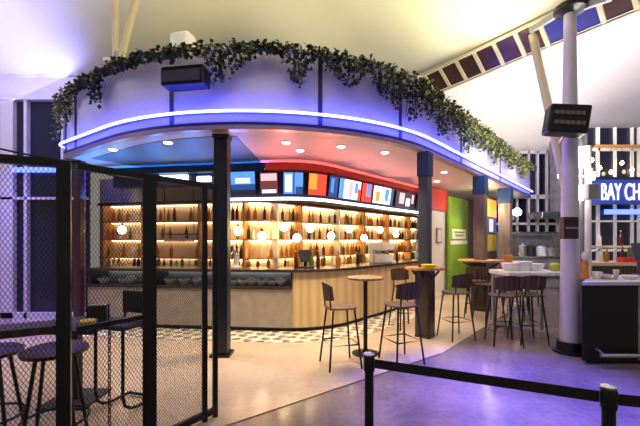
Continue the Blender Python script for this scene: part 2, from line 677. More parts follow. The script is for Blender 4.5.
# far glazing behind the white table and behind the blue sign
glazed('window_2', 5.2, 9.6, 13.0, 1.9, 4.95, [(7.72, .06), (8.05, .07), (8.4, .06), (8.8, .07), (9.2, .06), (7.3, .05)], [(3.2, .14), (4.85, .12), (2.2, .08)], M['lilac'])
b = MB().box((7.4, 13.05, 0.95), (4.6, 0.12, 1.9))
struct(b, 'wall_back', M['kitchen'])
glazed('window_3', 7.9, 13.0, 10.3, 0.0, 4.9, [(8.15, .05), (8.65, .03), (9.15, .03), (9.35, .03), (9.85, .03), (10.4, .06), (11.0, .06)],
       [(4.25, .08), (3.35, .06), (2.15, .05), (1.3, .08)], M['white'])
b = MB().box((10.5, 10.18, 4.32), (5.0, 0.16, 0.07))
struct(b, 'trim_3', M['orange_wood'])
o = MB().box((9.7, 10.2, 2.42), (2.8, 0.05, 0.14)).build('led_strip', M['led_soft'], org=(9.7, 10.2, 2.42))
tag(o, 'blue light strip across the glass doors under the blue sign', 'light strip')
# bulbs seen in the upper windows
spots = [(592, 160, 10.18), (600, 168, 10.18), (611, 172, 10.18), (622, 163, 10.18), (632, 170, 10.18)]
for i, (px, py, D) in enumerate(spots):
    p = P3(px, py, D)
    r = thing('string_bulb', p, 0, ORD[i] + ' warm bulb from the left in the windows above the blue sign', 'bulb', 'warm bulbs above the blue sign')
    MB().lathe([(.004, -.06), (.03, -.05), (.045, 0), (.03, .05), (.015, .06)], n=10).build('globe', M['bulb'], r, smooth=True)
    MB().tube([(0, 0, .06), (0, 0, 4.28 - p.z)], .006, 6).build('cord', M['black'], r)

# ------------------------------------------------------------------ kiosk fascia with LED
fr = thing('kiosk_fascia', (0, 0, 0), 0, 'curved grey fascia of the bar kiosk with a glowing blue light line', 'fascia')
cuts = [0.0] + [fas.bearing(p) for p in (66, 76, 172, 320, 400, 461, 500)] + [fas.len]
s_corner = fas.bearing(66)
for a, c in zip(cuts, cuts[1:]):
    MB().strip(fas, 0, 0.08, SOF + .04, TOP, a + .012, c - .012).build('fascia_panel', M['fascia'], fr)
for c in cuts[1:-1]:
    wdt = 0.03
    MB().strip(fas, -0.012, 0.07, SOF + .04, TOP, c - wdt, c + wdt).build('joint_strip', M['joint'], fr)
MB().strip(fas, -0.03, 0.09, SOF - 0.01, SOF + .045, 0, fas.len).build('bottom_trim', M['copper'], fr)
MB().strip(fas, -0.02, 0.10, TOP, TOP + .04, 0, fas.len).build('coping', M['grey'], fr)
MB().strip(fas, -.095, -.070, 3.245, 3.272, 1.5, fas.len - .02).build('led_strip', M['led'], fr)
MB().strip(fas, -.072, -.001, 3.252, 3.262, 1.5, fas.len - .02).build('led_bracket', M['grey'], fr)
MB().strip(fas, -0.03, -0.001, SOF + .046, SOF + .085, 1.5, fas.len - .02).build('lower_band', M['navy'], fr)

# soffit and roof slab (plan polygon)
def plan_poly(path, d, s0, s1, n=70):
    return [tuple((path.at(s0 + (s1 - s0) * k / n)[0] + path.at(s0 + (s1 - s0) * k / n)[1] * d)) for k in range(n + 1)]


poly = plan_poly(fas, 0.09, 0.3, fas.len) + [(4.6, 14.6), (-3.0, 11.5)]
struct(MB().prism(poly, SOF, SOF + 0.04), 'ceiling_kiosk', M['soffit'])
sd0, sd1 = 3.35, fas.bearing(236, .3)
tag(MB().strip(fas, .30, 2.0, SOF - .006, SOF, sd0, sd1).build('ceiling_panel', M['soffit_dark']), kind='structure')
struct(MB().prism(poly, TOP - .12, TOP - 0.06), 'trim_4', M['grey'])

# ------------------------------------------------------------------ ivy along the top of the fascia
iv = MB()
def leaf(p, size, mi):
    d = Vector((random.uniform(-1, 1), random.uniform(-1, .4), random.uniform(-1.2, .3))).normalized()
    s = Vector((random.uniform(-1, 1), random.uniform(-1, 1), random.uniform(-.4, .4)))
    s = (s - d * s.dot(d)).normalized()
    nrm = d.cross(s) * size * .18
    i = len(iv.v)
    p = Vector(p)
    for q in (p, p + d * size * .45 + s * size * .42 + nrm, p + d * size, p + d * size * .45 - s * size * .42 + nrm):
        iv.v.append(tuple(q))
    iv.f += [(i, i + 1, i + 2), (i, i + 2, i + 3)]
    iv.mi += [mi, mi]


s_a = 2.7
clumps = [(fas.bearing(px), L, wd) for px, L, wd in ((66, .75, .16), (74, .55, .15), (84, .35, .2), (104, .42, .16), (150, .45, .2), (146, .5, .08), (224, .42, .2), (232, .3, .25), (297, .48, .16),
          (345, .36, .3), (378, .42, .2), (392, .5, .2), (408, .62, .22), (423, .5, .3), (437, .7, .3), (452, .5, .4), (462, .7, .3), (476, .5, .5), (490, .6, .5), (505, .5, .6), (518, .55, .6))]
s = s_a
while s < fas.len:
    p, nn = fas.at(s)
    base_len = 0.05
    for cs, L, wd in clumps:
        base_len = max(base_len, L * math.exp(-((s - cs) / wd) ** 2))
    for _ in range(8):
        lf = random.random() ** 1.1
        z = TOP + .035 - lf * (base_len + .08)
        off = -0.06 - random.random() * .12 if z < TOP + .03 else random.uniform(-.18, .15)
        q = p + nn * off
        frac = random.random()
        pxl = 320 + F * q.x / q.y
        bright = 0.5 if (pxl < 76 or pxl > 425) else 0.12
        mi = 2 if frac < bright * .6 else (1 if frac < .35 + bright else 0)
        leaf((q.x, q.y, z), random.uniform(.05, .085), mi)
    s += 0.017
for cs, L, wd in clumps:
    for _ in range(5):
        p, nn = fas.at(min(fas.len, max(s_a, cs + random.uniform(-wd, wd) * .6)))
        q = p - nn * .07
        iv.tube([(q.x, q.y, TOP + .04), (q.x - nn.x * .04, q.y - nn.y * .04, TOP - L * .5), (q.x, q.y, TOP - L * .9)], .006, 4, 0)
tag(iv.build('hanging_ivy', [M['leaf1'], M['leaf2'], M['leaf3']]), 'dark green ivy garland trailing over the top edge of the curved kiosk fascia', 'ivy', kind='stuff')

# things fixed on the fascia and its roof
def fascia_thing(px, d, z):
    s = fas.bearing(px, d)
    p, nn = fas.at(s)
    return Vector((p.x + nn.x * d, p.y + nn.y * d, z)), math.atan2(nn.y, nn.x) - PI / 2


p, rz = fascia_thing(186, -0.26, 3.60)
r = thing('heater', p, rz, 'long black heater box on the fascia above the mesh gate', 'heater')
MB().box((0, 0, 0), (.56, .22, .21)).build('housing', M['black'], r, bevel=.02)
MB().box((0, -.01, .118), (.58, .24, .02)).build('lid', M['lime'] if False else M['grey'], r)
MB().box((0, -.125, -.01), (.50, .024, .13)).build('front_grille', M['joint'], r)
for x in (-.24, .24):
    MB().bar((x, .05, 0), (x, .25, .02), .04, .05).build('bracket', M['grey'], r)
p, rz = fascia_thing(183, .30, TOP - .06)
r = thing('floodlight', p, rz, 'white square floodlight standing on the kiosk roof above the heater', 'floodlight')
MB().box((0, 0, .37), (.30, .22, .27)).build('housing', M['white'], r, bevel=.04)
MB().box((0, -.115, .37), (.24, .01, .2)).build('front_glass', M['crock'], r)
MB().box((0, 0, .12), (.06, .06, .24)).build('stand', M['grey'], r)
p, rz = fascia_thing(417, .30, TOP - .06)
r = thing('floodlight', p, rz, 'white floodlight behind the ivy at the right bend of the fascia', 'floodlight')
MB().box((0, 0, .33), (.24, .22, .24)).build('housing', M['white'], r, bevel=.04)
MB().box((0, -.115, .33), (.18, .01, .17)).build('front_glass', M['crock'], r)
MB().box((0, 0, .11), (.06, .06, .22)).build('stand', M['grey'], r)

# V strut of the fabric roof, standing on the kiosk roof
bp = P3(118, 50, 5.6)
r = thing('roof_strut', (bp.x, bp.y, TOP - .06), 0, 'pair of cream steel struts rising in a V from the kiosk roof', 'strut')
MB().tube([(0, 0, 0), (0, 0, .5)], .05, 12).build('base_post', M['grey'], r, smooth=True)
MB().box((0, 0, .45), (.42, .12, .06)).build('base_plate', M['white'], r, bevel=.01)
MB().tube([(-.03, 0, .5), (-.02, -.1, 2.9)], .055, 12).build('strut', M['cream_steel'], r, smooth=True)
MB().tube([(.05, 0, .5), (.72, -.1, 2.9)], .055, 12).build('strut', M['cream_steel'], r, smooth=True)
MB().lathe([(.05, .42), (.08, .47), (.06, .58)], n=12).build('node', M['grey'], r, smooth=True)

# ------------------------------------------------------------------ roof valley and mast
vr = thing('roof_valley', (G0.x, G0.y, GZ), 0, 'cream framed valley of the fabric roof with dark brown panels between cross bars', 'roof valley')
def gp(a, c, z):
    q = Gd * a + Gn * c
    return (q.x, q.y, z)
VC, VZ = (.20, -.16), (.20, -.10)        # near upper edge and far lower edge of the inclined panel band
for c, z in zip(VC, VZ):
    MB().tube([gp(-3.2, c, z), gp(9, c, z)], .028, 10).build('edge_tube', M['cream_steel'], vr, smooth=True)
def vp(a, t, up):
    return gp(a, VC[0] + (VC[1] - VC[0]) * t - up * .5, VZ[0] + (VZ[1] - VZ[0]) * t + up)
a = -3.0
while a < 7.5:
    L = 0.36
    mm = M['bluepane'] if -1.0 < a < -0.15 else M['brownpane']
    f = MB()
    a0_, a1_ = a + .035, a + L - .035
    f.v = [vp(a0_, .08, 0), vp(a1_, .08, 0), vp(a1_, .92, 0), vp(a0_, .92, 0), vp(a0_, .08, .03), vp(a1_, .08, .03), vp(a1_, .92, .03), vp(a0_, .92, .03)]
    f.f = [(0, 1, 2, 3), (7, 6, 5, 4), (0, 4, 5, 1), (1, 5, 6, 2), (2, 6, 7, 3), (3, 7, 4, 0)]
    f.mi = [0] * 6
    f.build('valley_panel', mm, vr)
    MB().bar(vp(a, 0, -.005), vp(a, 1, -.005), .06, .03).build('cross_bar', M['cream_steel'], vr)
    a += L

MX, MY = 3.57, 5.0
mr_ = thing('mast', (MX, MY, 0), 0, 'tall white round mast holding up the fabric roof on the right', 'mast')
MB().tube([(0, 0, .03), (0, 0, 1.4), (0, 0, 3.2), (0, 0, 4.86)], [.125, .115, .095, .075], 20).build('shaft', M['lilac'], mr_, smooth=True)
MB().lathe([(.22, 0), (.22, .03), (.17, .04), (.16, .16)], n=20).build('base_flange', M['black'], mr_, smooth=True)
MB().lathe([(.09, 4.82), (.20, 4.86), (.20, 4.93), (.16, 4.96)], n=14).build('head_plate', M['black'], mr_, smooth=True)
MB().bar((-.1, .1, 4.9), (-.3, .45, 4.86), .06, .08).build('head_bracket', M['grey'], mr_)
MB().bar((.1, .0, 4.9), (.35, -.3, 4.86), .06, .08).build('head_bracket', M['grey'], mr_)
st = MB().tube([(-.17, .6, 4.88), (-.03, -.04, 2.1)], .06, 14)
st.build('leaning_strut', M['cream_steel'], mr_, smooth=True)

p = P3(566, 121, 4.72)
r = thing('loudspeaker', p, math.radians(-14), 'black box with two slots mounted high on the white mast', 'loudspeaker')
rot = Matrix.Rotation(math.radians(8), 3, 'Y')
MB().box((0, 0, 0), (.48, .26, .38), mtx=rot).build('housing', M['black'], r, bevel=.03)
for z in (.07, -.06):
    MB().box((-.01, -.133, z), (.36, .02, .05), mtx=rot).build('slot', M['clad'], r)
MB().tube([(0, .08, -.18), (.0, .2, -.24), (.03, .22, -.1)], .02, 8).build('bracket', M['chrome'], r, smooth=True)

# pole beside the mast with lamps
p = P3(580, 300, 5.5)
r = thing('service_pole', (p.x, p.y, 0), 0, 'slim grey pole standing just behind the white mast', 'pole')
MB().tube([(0, 0, .02), (0, 0, 3.3)], .055, 12).build('shaft', M['grey'], r, smooth=True)
MB().lathe([(.12, 0), (.12, .02), (.07, .03)], n=12).build('base_plate', M['black'], r)
p = P3(588, 250, 5.4)
r = thing('lamp_post', (p.x, p.y, 0), 0, 'slim white lamp post with glowing tube lamps beside the mast', 'lamp')
MB().tube([(0, 0, .02), (0, 0, 3.05)], .045, 12).build('pole', M['white'], r, smooth=True)
MB().lathe([(.12, 0), (.12, .02), (.06, .03)], n=12).build('base_plate', M['white'], r)
for i, (px, py, L, dy) in enumerate(((582, 157, .30, -.05), (591, 176, .12, -.08), (574, 176, .14, -.12), (562, 174, .10, -.28), (579, 193, .22, -.2))):
    q = P3(px, py, 5.4 + dy) - Vector((p.x, p.y, 0))
    MB().tube([q - Vector((0, 0, L / 2)), q + Vector((0, 0, L / 2))], .05, 12).build('tube_lamp', M['white_lamp'], r, smooth=True)
    MB().bar((0, 0, q.z), (q.x, q.y, q.z), .02, .02).build('lamp_arm', M['grey'], r)
MB().box((-.20, -.32, 2.30), (.16, .12, .22)).build('junction_box', M['grey'], r, bevel=.01)
p = P3(569, 228, 4.78)
r = thing('notice_box', p, 0, 'dark brown box strapped around the white mast above table height', 'box')
MB().box((0, 0, 0), (.20, .10, .30)).build('housing', M['maroon'], r, bevel=.01)
MB().box((0, -.052, .0), (.16, .006, .02)).build('slot', M['grey'], r)

# ------------------------------------------------------------------ kiosk columns
def column(x, y, rz, wd, label, cap_h, shaft_m, split=None):
    r = thing('kiosk_column', (x, y, 0), rz, label, 'column', 'columns carrying the kiosk fascia')
    MB().box((0, 0, .02), (wd + .08, wd + .08, .04)).build('base_plate', M['black'], r)
    MB().box((0, 0, (.04 + SOF - cap_h) / 2), (wd, wd, SOF - cap_h - .04)).build('shaft', shaft_m, r, bevel=.012)
    MB().box((0, 0, SOF - cap_h / 2), (wd + .03, wd + .03, cap_h)).build('cap', M['teal'] if cap_h > .1 else M['navy'], r, bevel=.01)  # tall top sections are coloured teal blue, short ones navy
    return r


column(-1.36, 4.87, 0, .19, 'navy kiosk column right behind the end of the mesh gate', .06, M['navy'])
column(1.74, 5.80, .85, .17, 'kiosk column with a blue top, left of the green banner', .40, M['navygrey'])
column(3.66, 7.98, .85, .24, 'broad wood-clad kiosk column with a teal top, right of the green banner', .42, M['clad'])
column(5.20, 9.82, .85, .30, 'farthest wood-clad kiosk column with a teal top', .42, M['clad'])
column(-4.42, 6.42, 0, .13, 'thin column at the left end of the kiosk behind the mesh fence', .06, M['maroon'])

# ------------------------------------------------------------------ bar counter
sN = bar.bearing(292)
sE = bar.bearing(424)
bc = thing('bar_counter', (0, 0, 0), 0, 'long curved bar counter with tan front and dark top inside the kiosk', 'bar counter')
MB().strip(bar, -.05, .55, 1.04, 1.09, 0.02, sE).build('countertop', M['counter'], bc)
MB().strip(bar, 0, .06, .08, .74, .02, sN).build('front_panel', M['grey_front'], bc)
MB().strip(bar, -.02, .50, .74, .79, .02, sN).build('display_shelf', M['counter'], bc)
MB().strip(bar, .46, .50, .79, 1.04, .02, sN).build('display_back', M['grey_front'], bc)
MB().strip(bar, 0, .06, .08, 1.04, sN + .005, sE).build('front_panel', M['tan'], bc)
MB().strip(bar, .06, .5, .01, .08, .02, sE).build('kick_base', M['blackm'], bc)
for s in (0.05, 1.3, 2.5, sN - .02):
    MB().strip(bar, -.01, .46, .79, 1.04, s, s + .03).build('display_divider', M['blackm'], bc)
MB().strip(bar, .40, .44, 1.02, 1.038, .1, sN - .05).build('display_light', M['cool_led'], bc)
# dishes in the chilled display
k = 0
for px in (84, 104, 124, 131, 170, 184, 198, 234, 243, 252, 262, 272, 281):
    s = bar.bearing(px, .2)
    p, nn = bar.at(s)
    q = p + nn * .2
    o = thing('serving_bowl', (q.x, q.y, .79), 0, ORD[k] + ' white serving bowl from the left in the display under the bar top', 'bowl', 'serving bowls in the bar display')
    MB().lathe([(.05, 0), (.06, .005), (.10, .07), (.105, .09), (.09, .085)], n=14).build('bowl', M['crock'], o, smooth=True)
    f = MB()
    for _ in range(12):
        a = random.uniform(0, 2 * PI)
        rr = random.uniform(0, .06)
        f.box((rr * math.cos(a), rr * math.sin(a), .10 + random.uniform(-.01, .03)), (.05, .03, .02), random.uniform(0, 3))
    f.build('salad', M['salad'] if k % 3 else M['crock'], o)
    k += 1

# things on the bar top
def on_path(path, px, d):
    p, nn = path.at(path.bearing(px, d))
    q = p + nn * d
    return q, math.atan2(nn.y, nn.x) - PI / 2


def bottle_mesh(name, m, h=.30, r=.038):
    return MB().lathe([(r * .9, 0), (r, .01), (r, h * .55), (r * .8, h * .66), (r * .36, h * .76), (r * .34, h * .93), (r * .42, h * .935), (r * .42, h)], n=10,
                      ms=[0, 0, 0, 0, 0, 1, 1]).build(name, [m, M['cap']], smooth=True)


protos = {}
for nm, mm, h, r_ in (('amber', M['amber'], .30, .040), ('green', M['greenb'], .31, .036), ('clear', M['clearb'], .29, .040), ('dark red', M['darkb'], .32, .037)):
    protos[nm] = (bottle_mesh('bottle', mm, h, r_), mm)
used_b = set()


def put_bottle(nm, x, y, z, label, group, sc=1.0):
    pr = protos[nm][0]
    if nm in used_b:
        o = pr.copy()
        col.objects.link(o)
    else:
        o = pr
        used_b.add(nm)
    o.location = (x, y, z)
    o.scale = (sc, sc, sc)
    tag(o, label, 'bottle', group)
    return o


for i, (px, nm) in enumerate(((296, 'dark red'), (312, 'green'), (318, 'dark red'), (338, 'amber'), (358, 'dark red'), (374, 'clear'), (397, 'dark red'))):
    q, rz = on_path(bar, px, .32)
    put_bottle(nm, q.x, q.y, 1.09, ORD[i] + ' bottle from the left standing on the bar top, ' + nm, 'bottles on the bar top')
q, rz = on_path(bar, 306, .3)
r = thing('till', (q.x, q.y, 1.09), rz + .5, 'black till screen on the bar top near the left end of the tan front', 'till')
MB().box((0, 0, .015), (.22, .2, .03)).build('base', M['blackm'], r, bevel=.005)
MB().box((0, .02, .09), (.05, .04, .14)).build('stem', M['blackm'], r)
MB().box((0, 0, .22), (.30, .03, .22), mtx=Matrix.Rotation(math.radians(-15), 3, 'X')).build('screen', M['blackm'], r, bevel=.006)
q, rz = on_path(bar, 236, .3)
r = thing('tap_tower', (q.x, q.y, 1.09), rz, 'pale beer tap tower on the bar top beside the navy column', 'beer tap')
MB().lathe([(.09, 0), (.09, .02), (.05, .04), (.045, .30), (.06, .32), (.04, .36)], n=14).build('body', M['crock'], r, smooth=True)
for x in (-.05, .05):
    MB().tube([(x, -.03, .28), (x, -.13, .27), (x, -.14, .22)], .012, 8).build('spout', M['chrome'], r, smooth=True)
    MB().tube([(x, -.10, .28), (x, -.11, .40)], [.012, .02], 8).build('handle', M['blackm'], r, smooth=True)
q, rz = on_path(bar, 383, .25)
r = thing('espresso_machine', (q.x, q.y, 1.09), rz, 'pale steel coffee machine on the bar top near its far end', 'coffee machine')
MB().box((0, .05, .10), (.55, .32, .2)).build('body', M['crock'], r, bevel=.02)
MB().box((0, .03, .36), (.55, .38, .18)).build('head', M['white'], r, bevel=.03)
MB().box((0, .16, .22), (.5, .1, .2)).build('back_panel', M['chrome'], r)
for x in (-.14, .14):
    MB().tube([(x, -.10, .27), (x, -.10, .22)], .03, 10).tube([(x, -.12, .22), (x, -.24, .21)], .012, 8).build('group_head', M['blackm'], r, smooth=True)

# ------------------------------------------------------------------ header above the bar with its screens
s225, s430 = head.bearing(222), head.bearing(425)
hd = thing('bar_header', (0, 0, 0), 0, 'dark header over the bar with red glowing top edge and cool light line below', 'header')
MB().strip(head, .02, .22, 2.36, SOF - .02, s225, s430).build('header_panel', M['joint'], hd)
MB().strip(head, .02, .22, 2.66, SOF - .02, 0.02, s225 - .01).build('header_panel', M['joint'], hd)
s270 = head.bearing(268)
for sa, sb, trim_m, led_m, nm in ((s270, s430, 'red', 'red_led', 'red'), (.02, s270 - .01, 'teal', 'teal_led', 'teal')):
    MB().strip(head, -.16, -.13, SOF - .17, SOF - .045, sa, sb).build(nm + '_cove_lip', M[trim_m], hd)
    MB().strip(head, -.13, .02, SOF - .17, SOF - .15, sa, sb).build(nm + '_cove_base', M[trim_m], hd)
    MB().strip(head, -.09, -.05, SOF - .149, SOF - .13, sa, sb).build(nm + '_cove_light', M[led_m], hd)
MB().strip(head, -.05, .02, 2.34, 2.39, s225, s430).build('bottom_edge_light', M['cool_led'], hd)
MB().strip(head, -.03, .02, 2.31, 2.335, s225, s430).build('bottom_trim', M['counter'], hd)
MB().strip(head, -.04, .03, 2.74, 2.86, head.bearing(160), head.bearing(188)).build('light_box', M['cool_led'], hd)
MB().strip(head, -.04, .03, 2.72, 2.82, head.bearing(198), head.bearing(211)).build('light_box', M['cool_led'], hd)


# added spots without fixtures, tinting the soffit blue and red
for px, c_, e_ in ((95, (.05, .30, 1), 34), (130, (.05, .30, 1), 34), (165, (.05, .28, 1), 34), (200, (.06, .25, 1), 34), (240, (.12, .2, 1), 30),
                   (285, (1, .16, .16), 32), (320, (1, .18, .16), 34), (350, (1, .2, .18), 34), (380, (1, .2, .18), 34), (408, (1, .25, .2), 34)):
    p_, n_ = head.at(head.bearing(px, -.12))
    q_ = p_ - n_ * .36
    t_ = p_ - n_ * .95
    lamp('SPOT', 'soffit_fill', (q_.x, q_.y, 2.34), e_, c_, (t_.x, t_.y, SOF), .04, 105, 1.0)


def screen(px0, px1, blocks, label, name='menu_screen', z0=2.43, z1=2.84, frame=True):
    """blocks: (u0,u1,v0,v1,material) rectangles of what the screen shows"""
    s0, s1 = head.bearing(px0), head.bearing(px1)
    p0, n0 = head.at(s0)
    p1, n1 = head.at(s1)
    nn = ((n0 + n1) / 2).normalized()
    c = (p0 + p1) / 2 - nn * .13
    wd = (p1 - p0).length
    rz = math.atan2((p1 - p0).y, (p1 - p0).x)
    r = thing(name, (c.x, c.y, (z0 + z1) / 2), rz, label, 'screen', 'screens along the bar header')
    h = z1 - z0
    T = Matrix.Rotation(math.radians(8), 3, 'X')
    hs = MB().box((0, .03, 0), (wd, .05, h), mtx=T).build('housing', M['black'], r, bevel=.006)
    mats, f = [], MB()
    for (a, b_, c_, d, mm) in blocks:
        if mm not in mats:
            mats.append(mm)
        lay = len(f.f) * .0004
        cc = T @ Vector((((a + b_) / 2 - .5) * wd * .94, -.005 - lay, ((c_ + d) / 2 - .5) * h * .94)) + Vector((0, .005, 0))
        f.box(cc, ((b_ - a) * wd * .94, .006, (d - c_) * h * .94), m=mats.index(mm), mtx=T)
    f.build('display', mats, hs)
    MB().bar((0, .05, .1), (0, .15, .12), .08, .06).build('bracket', M['black'], r)
    return r


full = (0, 1, 0, 1)
screen(233, 258, [(*full, M['s_navy']), (0, 1, .45, 1, M['s_blue']), (.2, .8, .5, .72, M['s_white']), (0, 1, 0, .2, M['s_black'])], 'large blue screen on the header beside the navy column', z1=2.87)
screen(262, 280, [(*full, M['s_brown']), (.05, .95, .62, .95, M['s_pink']), (.1, .9, .05, .2, M['s_white'])], 'dark brown framed menu screen right of the large blue screen')
screen(283, 303, [(*full, M['s_blue']), (.08, .42, .1, .9, M['s_white']), (.5, .56, 0, 1, M['s_black']), (.62, 1, .0, .35, M['s_navy'])], 'pale blue menu screen between the brown and the orange screen')
screen(305, 323, [(*full, M['s_red']), (0, .45, .25, 1, M['s_orange'])], 'glowing orange and red panel in the middle of the header')
screen(324, 333, [(*full, M['s_navy']), (.2, .5, .2, .9, M['s_blue'])], 'narrow dark menu screen right of the orange red panel')
screen(334, 356, [(*full, M['s_white']), (0, .18, 0, 1, M['s_blue']), (.4, .6, .1, .9, M['s_pink']), (.7, .85, .35, .9, M['s_blue']), (.86, 1, 0, .6, M['s_red'])], 'white menu screen with blue stripe, widest right of the orange panel')
screen(357, 367, [(*full, M['s_red']), (.45, .85, .3, 1, M['s_blue'])], 'narrow red menu screen with teal stripe between two white screens')
screen(368, 389, [(*full, M['s_white']), (.1, .3, .1, .7, M['s_orange']), (.55, .75, .2, .9, M['s_blue']), (.85, 1, 0, 1, M['s_navy'])], 'white menu screen with an orange block right of the red one')
screen(391, 411, [(*full, M['s_black']), (.15, .4, .2, .9, M['s_pink']), (.5, .7, .1, .6, M['s_white']), (.8, .9, .3, .9, M['s_pink'])], 'dark menu screen with pink columns of print near the right column')
screen(412, 421, [(*full, M['s_black']), (.3, .6, .2, .8, M['s_red'])], 'last and darkest menu screen, at the right end of the header')

# ------------------------------------------------------------------ back bar
sB = back.bearing(415)
bk = MB().strip(back, 0, .10, 0, SOF - .01, 0.05, sB)
struct(bk, 'wall_bar', M['cream'])
bb = thing('back_bar', (0, 0, 0), 0, 'warm lit back bar of shelves and low cabinet along the rear of the kiosk', 'back bar')
MB().strip(back, -.55, -.005, 0.02, .92, .3, sB).build('cabinet', M['dark_wood'], bb)
MB().strip(back, -.60, -.005, .92, .96, .3, sB).build('worktop', M['counter'], bb)
SH = (1.22, 1.62, 2.02)
sG = back.bearing(222)
for z in SH:
    MB().strip(back, -.30, -.005, z - .03, z, .3, sB).build('shelf', M['orange_wood'], bb)
    MB().strip(back, -.06, -.02, z - .05, z - .031, sG, sB - .05).build('shelf_light', M['warm_led'], bb)
    MB().strip(back, -.06, -.02, z - .05, z - .031, .35, sG - .02).build('shelf_light', M['warm_led_dim'], bb)
MB().strip(back, -.32, -.005, 2.38, 2.44, .3, sB).build('top_board', M['dark_wood'], bb)
MB().strip(back, -.08, -.02, 2.355, 2.379, sG, sB - .05).build('shelf_light', M['warm_led'], bb)
MB().strip(back, -.08, -.02, 2.355, 2.379, .35, sG - .02).build('shelf_light', M['warm_led_dim'], bb)
for px in (112, 150, 205, 248, 268, 292, 330, 356, 380, 402):
    s = back.bearing(px)
    MB().strip(back, -.31, -.006, .96, 2.38, s, s + .05).build('upright', M['crock'] if px in (268, 330) else M['orange_wood'], bb)
n_of = {}
names = ['amber', 'clear', 'green', 'dark red', 'clear', 'amber', 'amber']
for ti, (z, tn) in enumerate(zip((.96,) + SH, ('cabinet top', 'lowest shelf', 'middle shelf', 'top shelf'))):
    s = .45
    while s < sB - .1:
        p, nn = back.at(s)
        q = p - nn * random.uniform(.12, .2)
        px = 320 + F * q.x / q.y
        if random.random() < (.82 if ti else .6):
            nm = random.choice(names)
            n_of[nm, tn] = n_of.get((nm, tn), -1) + 1
            put_bottle(nm, q.x, q.y, z, nm + ' bottle, ' + ORD[n_of[nm, tn]] + ' of its colour from the left, back bar ' + tn, 'bottles on the back bar', random.uniform(.82, 1.05))
        s += random.choice((.09, .10, .11, .14)) * (1.6 if px < 225 else 1.0)

# pendant globes hanging behind the header
pts = [(109, 230), (238, 231), (262, 236), (284, 227), (297, 238), (310, 228), (331, 236), (349, 229), (364, 238), (380, 230), (396, 234)]
pend0 = None
for i, (px, py) in enumerate(pts):
    q, rz = on_path(head, px, .55 if px > 200 else .3)
    z = EYE + (240 - py) / F * q.y
    lab = ORD[i] + ' glowing globe pendant from the left above the bar'
    r = thing('pendant_lamp', (q.x, q.y, z), 0, lab, 'pendant lamp', 'globe pendants above the bar')
    MB().lathe([(.01, -.085), (.05, -.07), (.08, -.02), (.08, .02), (.05, .07), (.02, .085)], n=14).build('globe', M['bulb'], r, smooth=True)
    MB().tube([(0, 0, .08), (0, 0, .14)], .022, 8).build('socket', M['black'], r, smooth=True)
    MB().tube([(0, 0, .13), (0, 0, SOF - z - .001)], .005, 6).build('cord', M['black'], r)

# rack of hanging glasses seen through the gate
q, rz = on_path(head, 179, .6)
r = thing('glass_rack', (q.x, q.y, 1.72), rz, 'rack of upturned wine glasses over the bar behind the gate', 'glass rack')
MB().box((0, 0, 0), (.72, .28, .02)).build('rack_board', M['dark_wood'], r)
for x in (-.34, .34):
    MB().tube([(x, 0, 0), (x, 0, SOF - 1.73)], .008, 6).build('hanger', M['black'], r)
for i in range(9):
    x = -.32 + i * .08
    g = MB().lathe([(.030, -.155), (.034, -.13), (.03, -.09), (.006, -.07), (.005, -.02), (.03, -.012), (.03, -.008)], (x, 0, 0), 10)
    g.build('wine_glass', M['crock'], r, smooth=True)

# soffit downlights; the last one is added to brighten the white wall
for i, (px, py) in enumerate(((113, 149), (168, 142), (286, 142), (341, 146), (385, 152), (444, 172), (300, 150), (478, 190), (437, 181))):
    D = (SOF - EYE) * F / (240 - py)
    x = (px - 320) / F * D
    r = thing('downlight', (x, D, SOF), 0, ORD[i] + ' small round downlight of the kiosk soffit', 'downlight', 'downlights in the kiosk soffit')
    place = ('leftmost small round downlight in the kiosk soffit', 'round downlight in the soffit left of the navy column', 'round downlight in the soffit above the orange red panel',
             'round downlight in the soffit above the white menu screens', 'round downlight in the soffit left of the blue topped column',
             'round downlight in the soffit above the green banner', 'round downlight near the red glowing header edge', 'round downlight in the soffit by the broad teal topped column', 'added round downlight in the soffit, brightening the wall under the red signboard')[i]
    r['label'] = place
    MB().lathe([(.075, -.012), (.075, -.001)], n=18).build('ring', M['white'], r)
    MB().lathe([(.052, -.018), (.05, -.0125)], n=18).build('lens', M['lens'], r)
    lamp('SPOT', 'downlight_beam', (x, D, SOF - .03), 125, (1.0, .76, .46), (x, D - .05, 0), .05, 100, .8)

# ------------------------------------------------------------------ right end of the kiosk: walls and banner
def wall_panel(name, px0, px1, z0, z1, m, d=0.0, th=.06, label=None, cat=None, kind=None):
    s0, s1 = bar.bearing(px0, d), bar.bearing(px1, d)
    o = MB().strip(bar, d, d + th, z0, z1, s0, s1, step=5).build(name, m)
    return tag(o, label, cat, kind=kind)


wall_panel('wall_white', 427, 449, 0, 2.42, M['white'], .1, kind='structure')
wall_panel('red_signboard', 430, 447, 2.43, 3.02, M['red'], .04, .12, 'bright red panel high on the wall left of the green banner', 'panel')
s0 = bar.bearing(439, .07)
p, nn = bar.at(s0)
r = thing('wall_picture', (p.x + nn.x * .07, p.y + nn.y * .07, 1.72), math.atan2(nn.y, nn.x) - PI / 2, 'small grey framed notice on the white wall left of the green banner', 'picture')
MB().box((0, 0, 0), (.32, .03, .42)).build('frame', M['grey'], r)
MB().box((0, -.018, 0), (.24, .008, .34)).build('sheet', M['white'], r)
s0, s1 = bar.bearing(448, 0), bar.bearing(467, 0)
p0, n0 = bar.at(s0)
p1, _ = bar.at(s1)
c = (p0 + p1) / 2
L = (p1 - p0).length
r = thing('banner', (c.x, c.y, 0.0), math.atan2((p1 - p0).y, (p1 - p0).x), 'tall green banner with a pale emblem on the kiosk wall', 'banner')
MB().box((0, 0, 1.45), (L, .05, 2.85)).build('panel', M['green'], r)
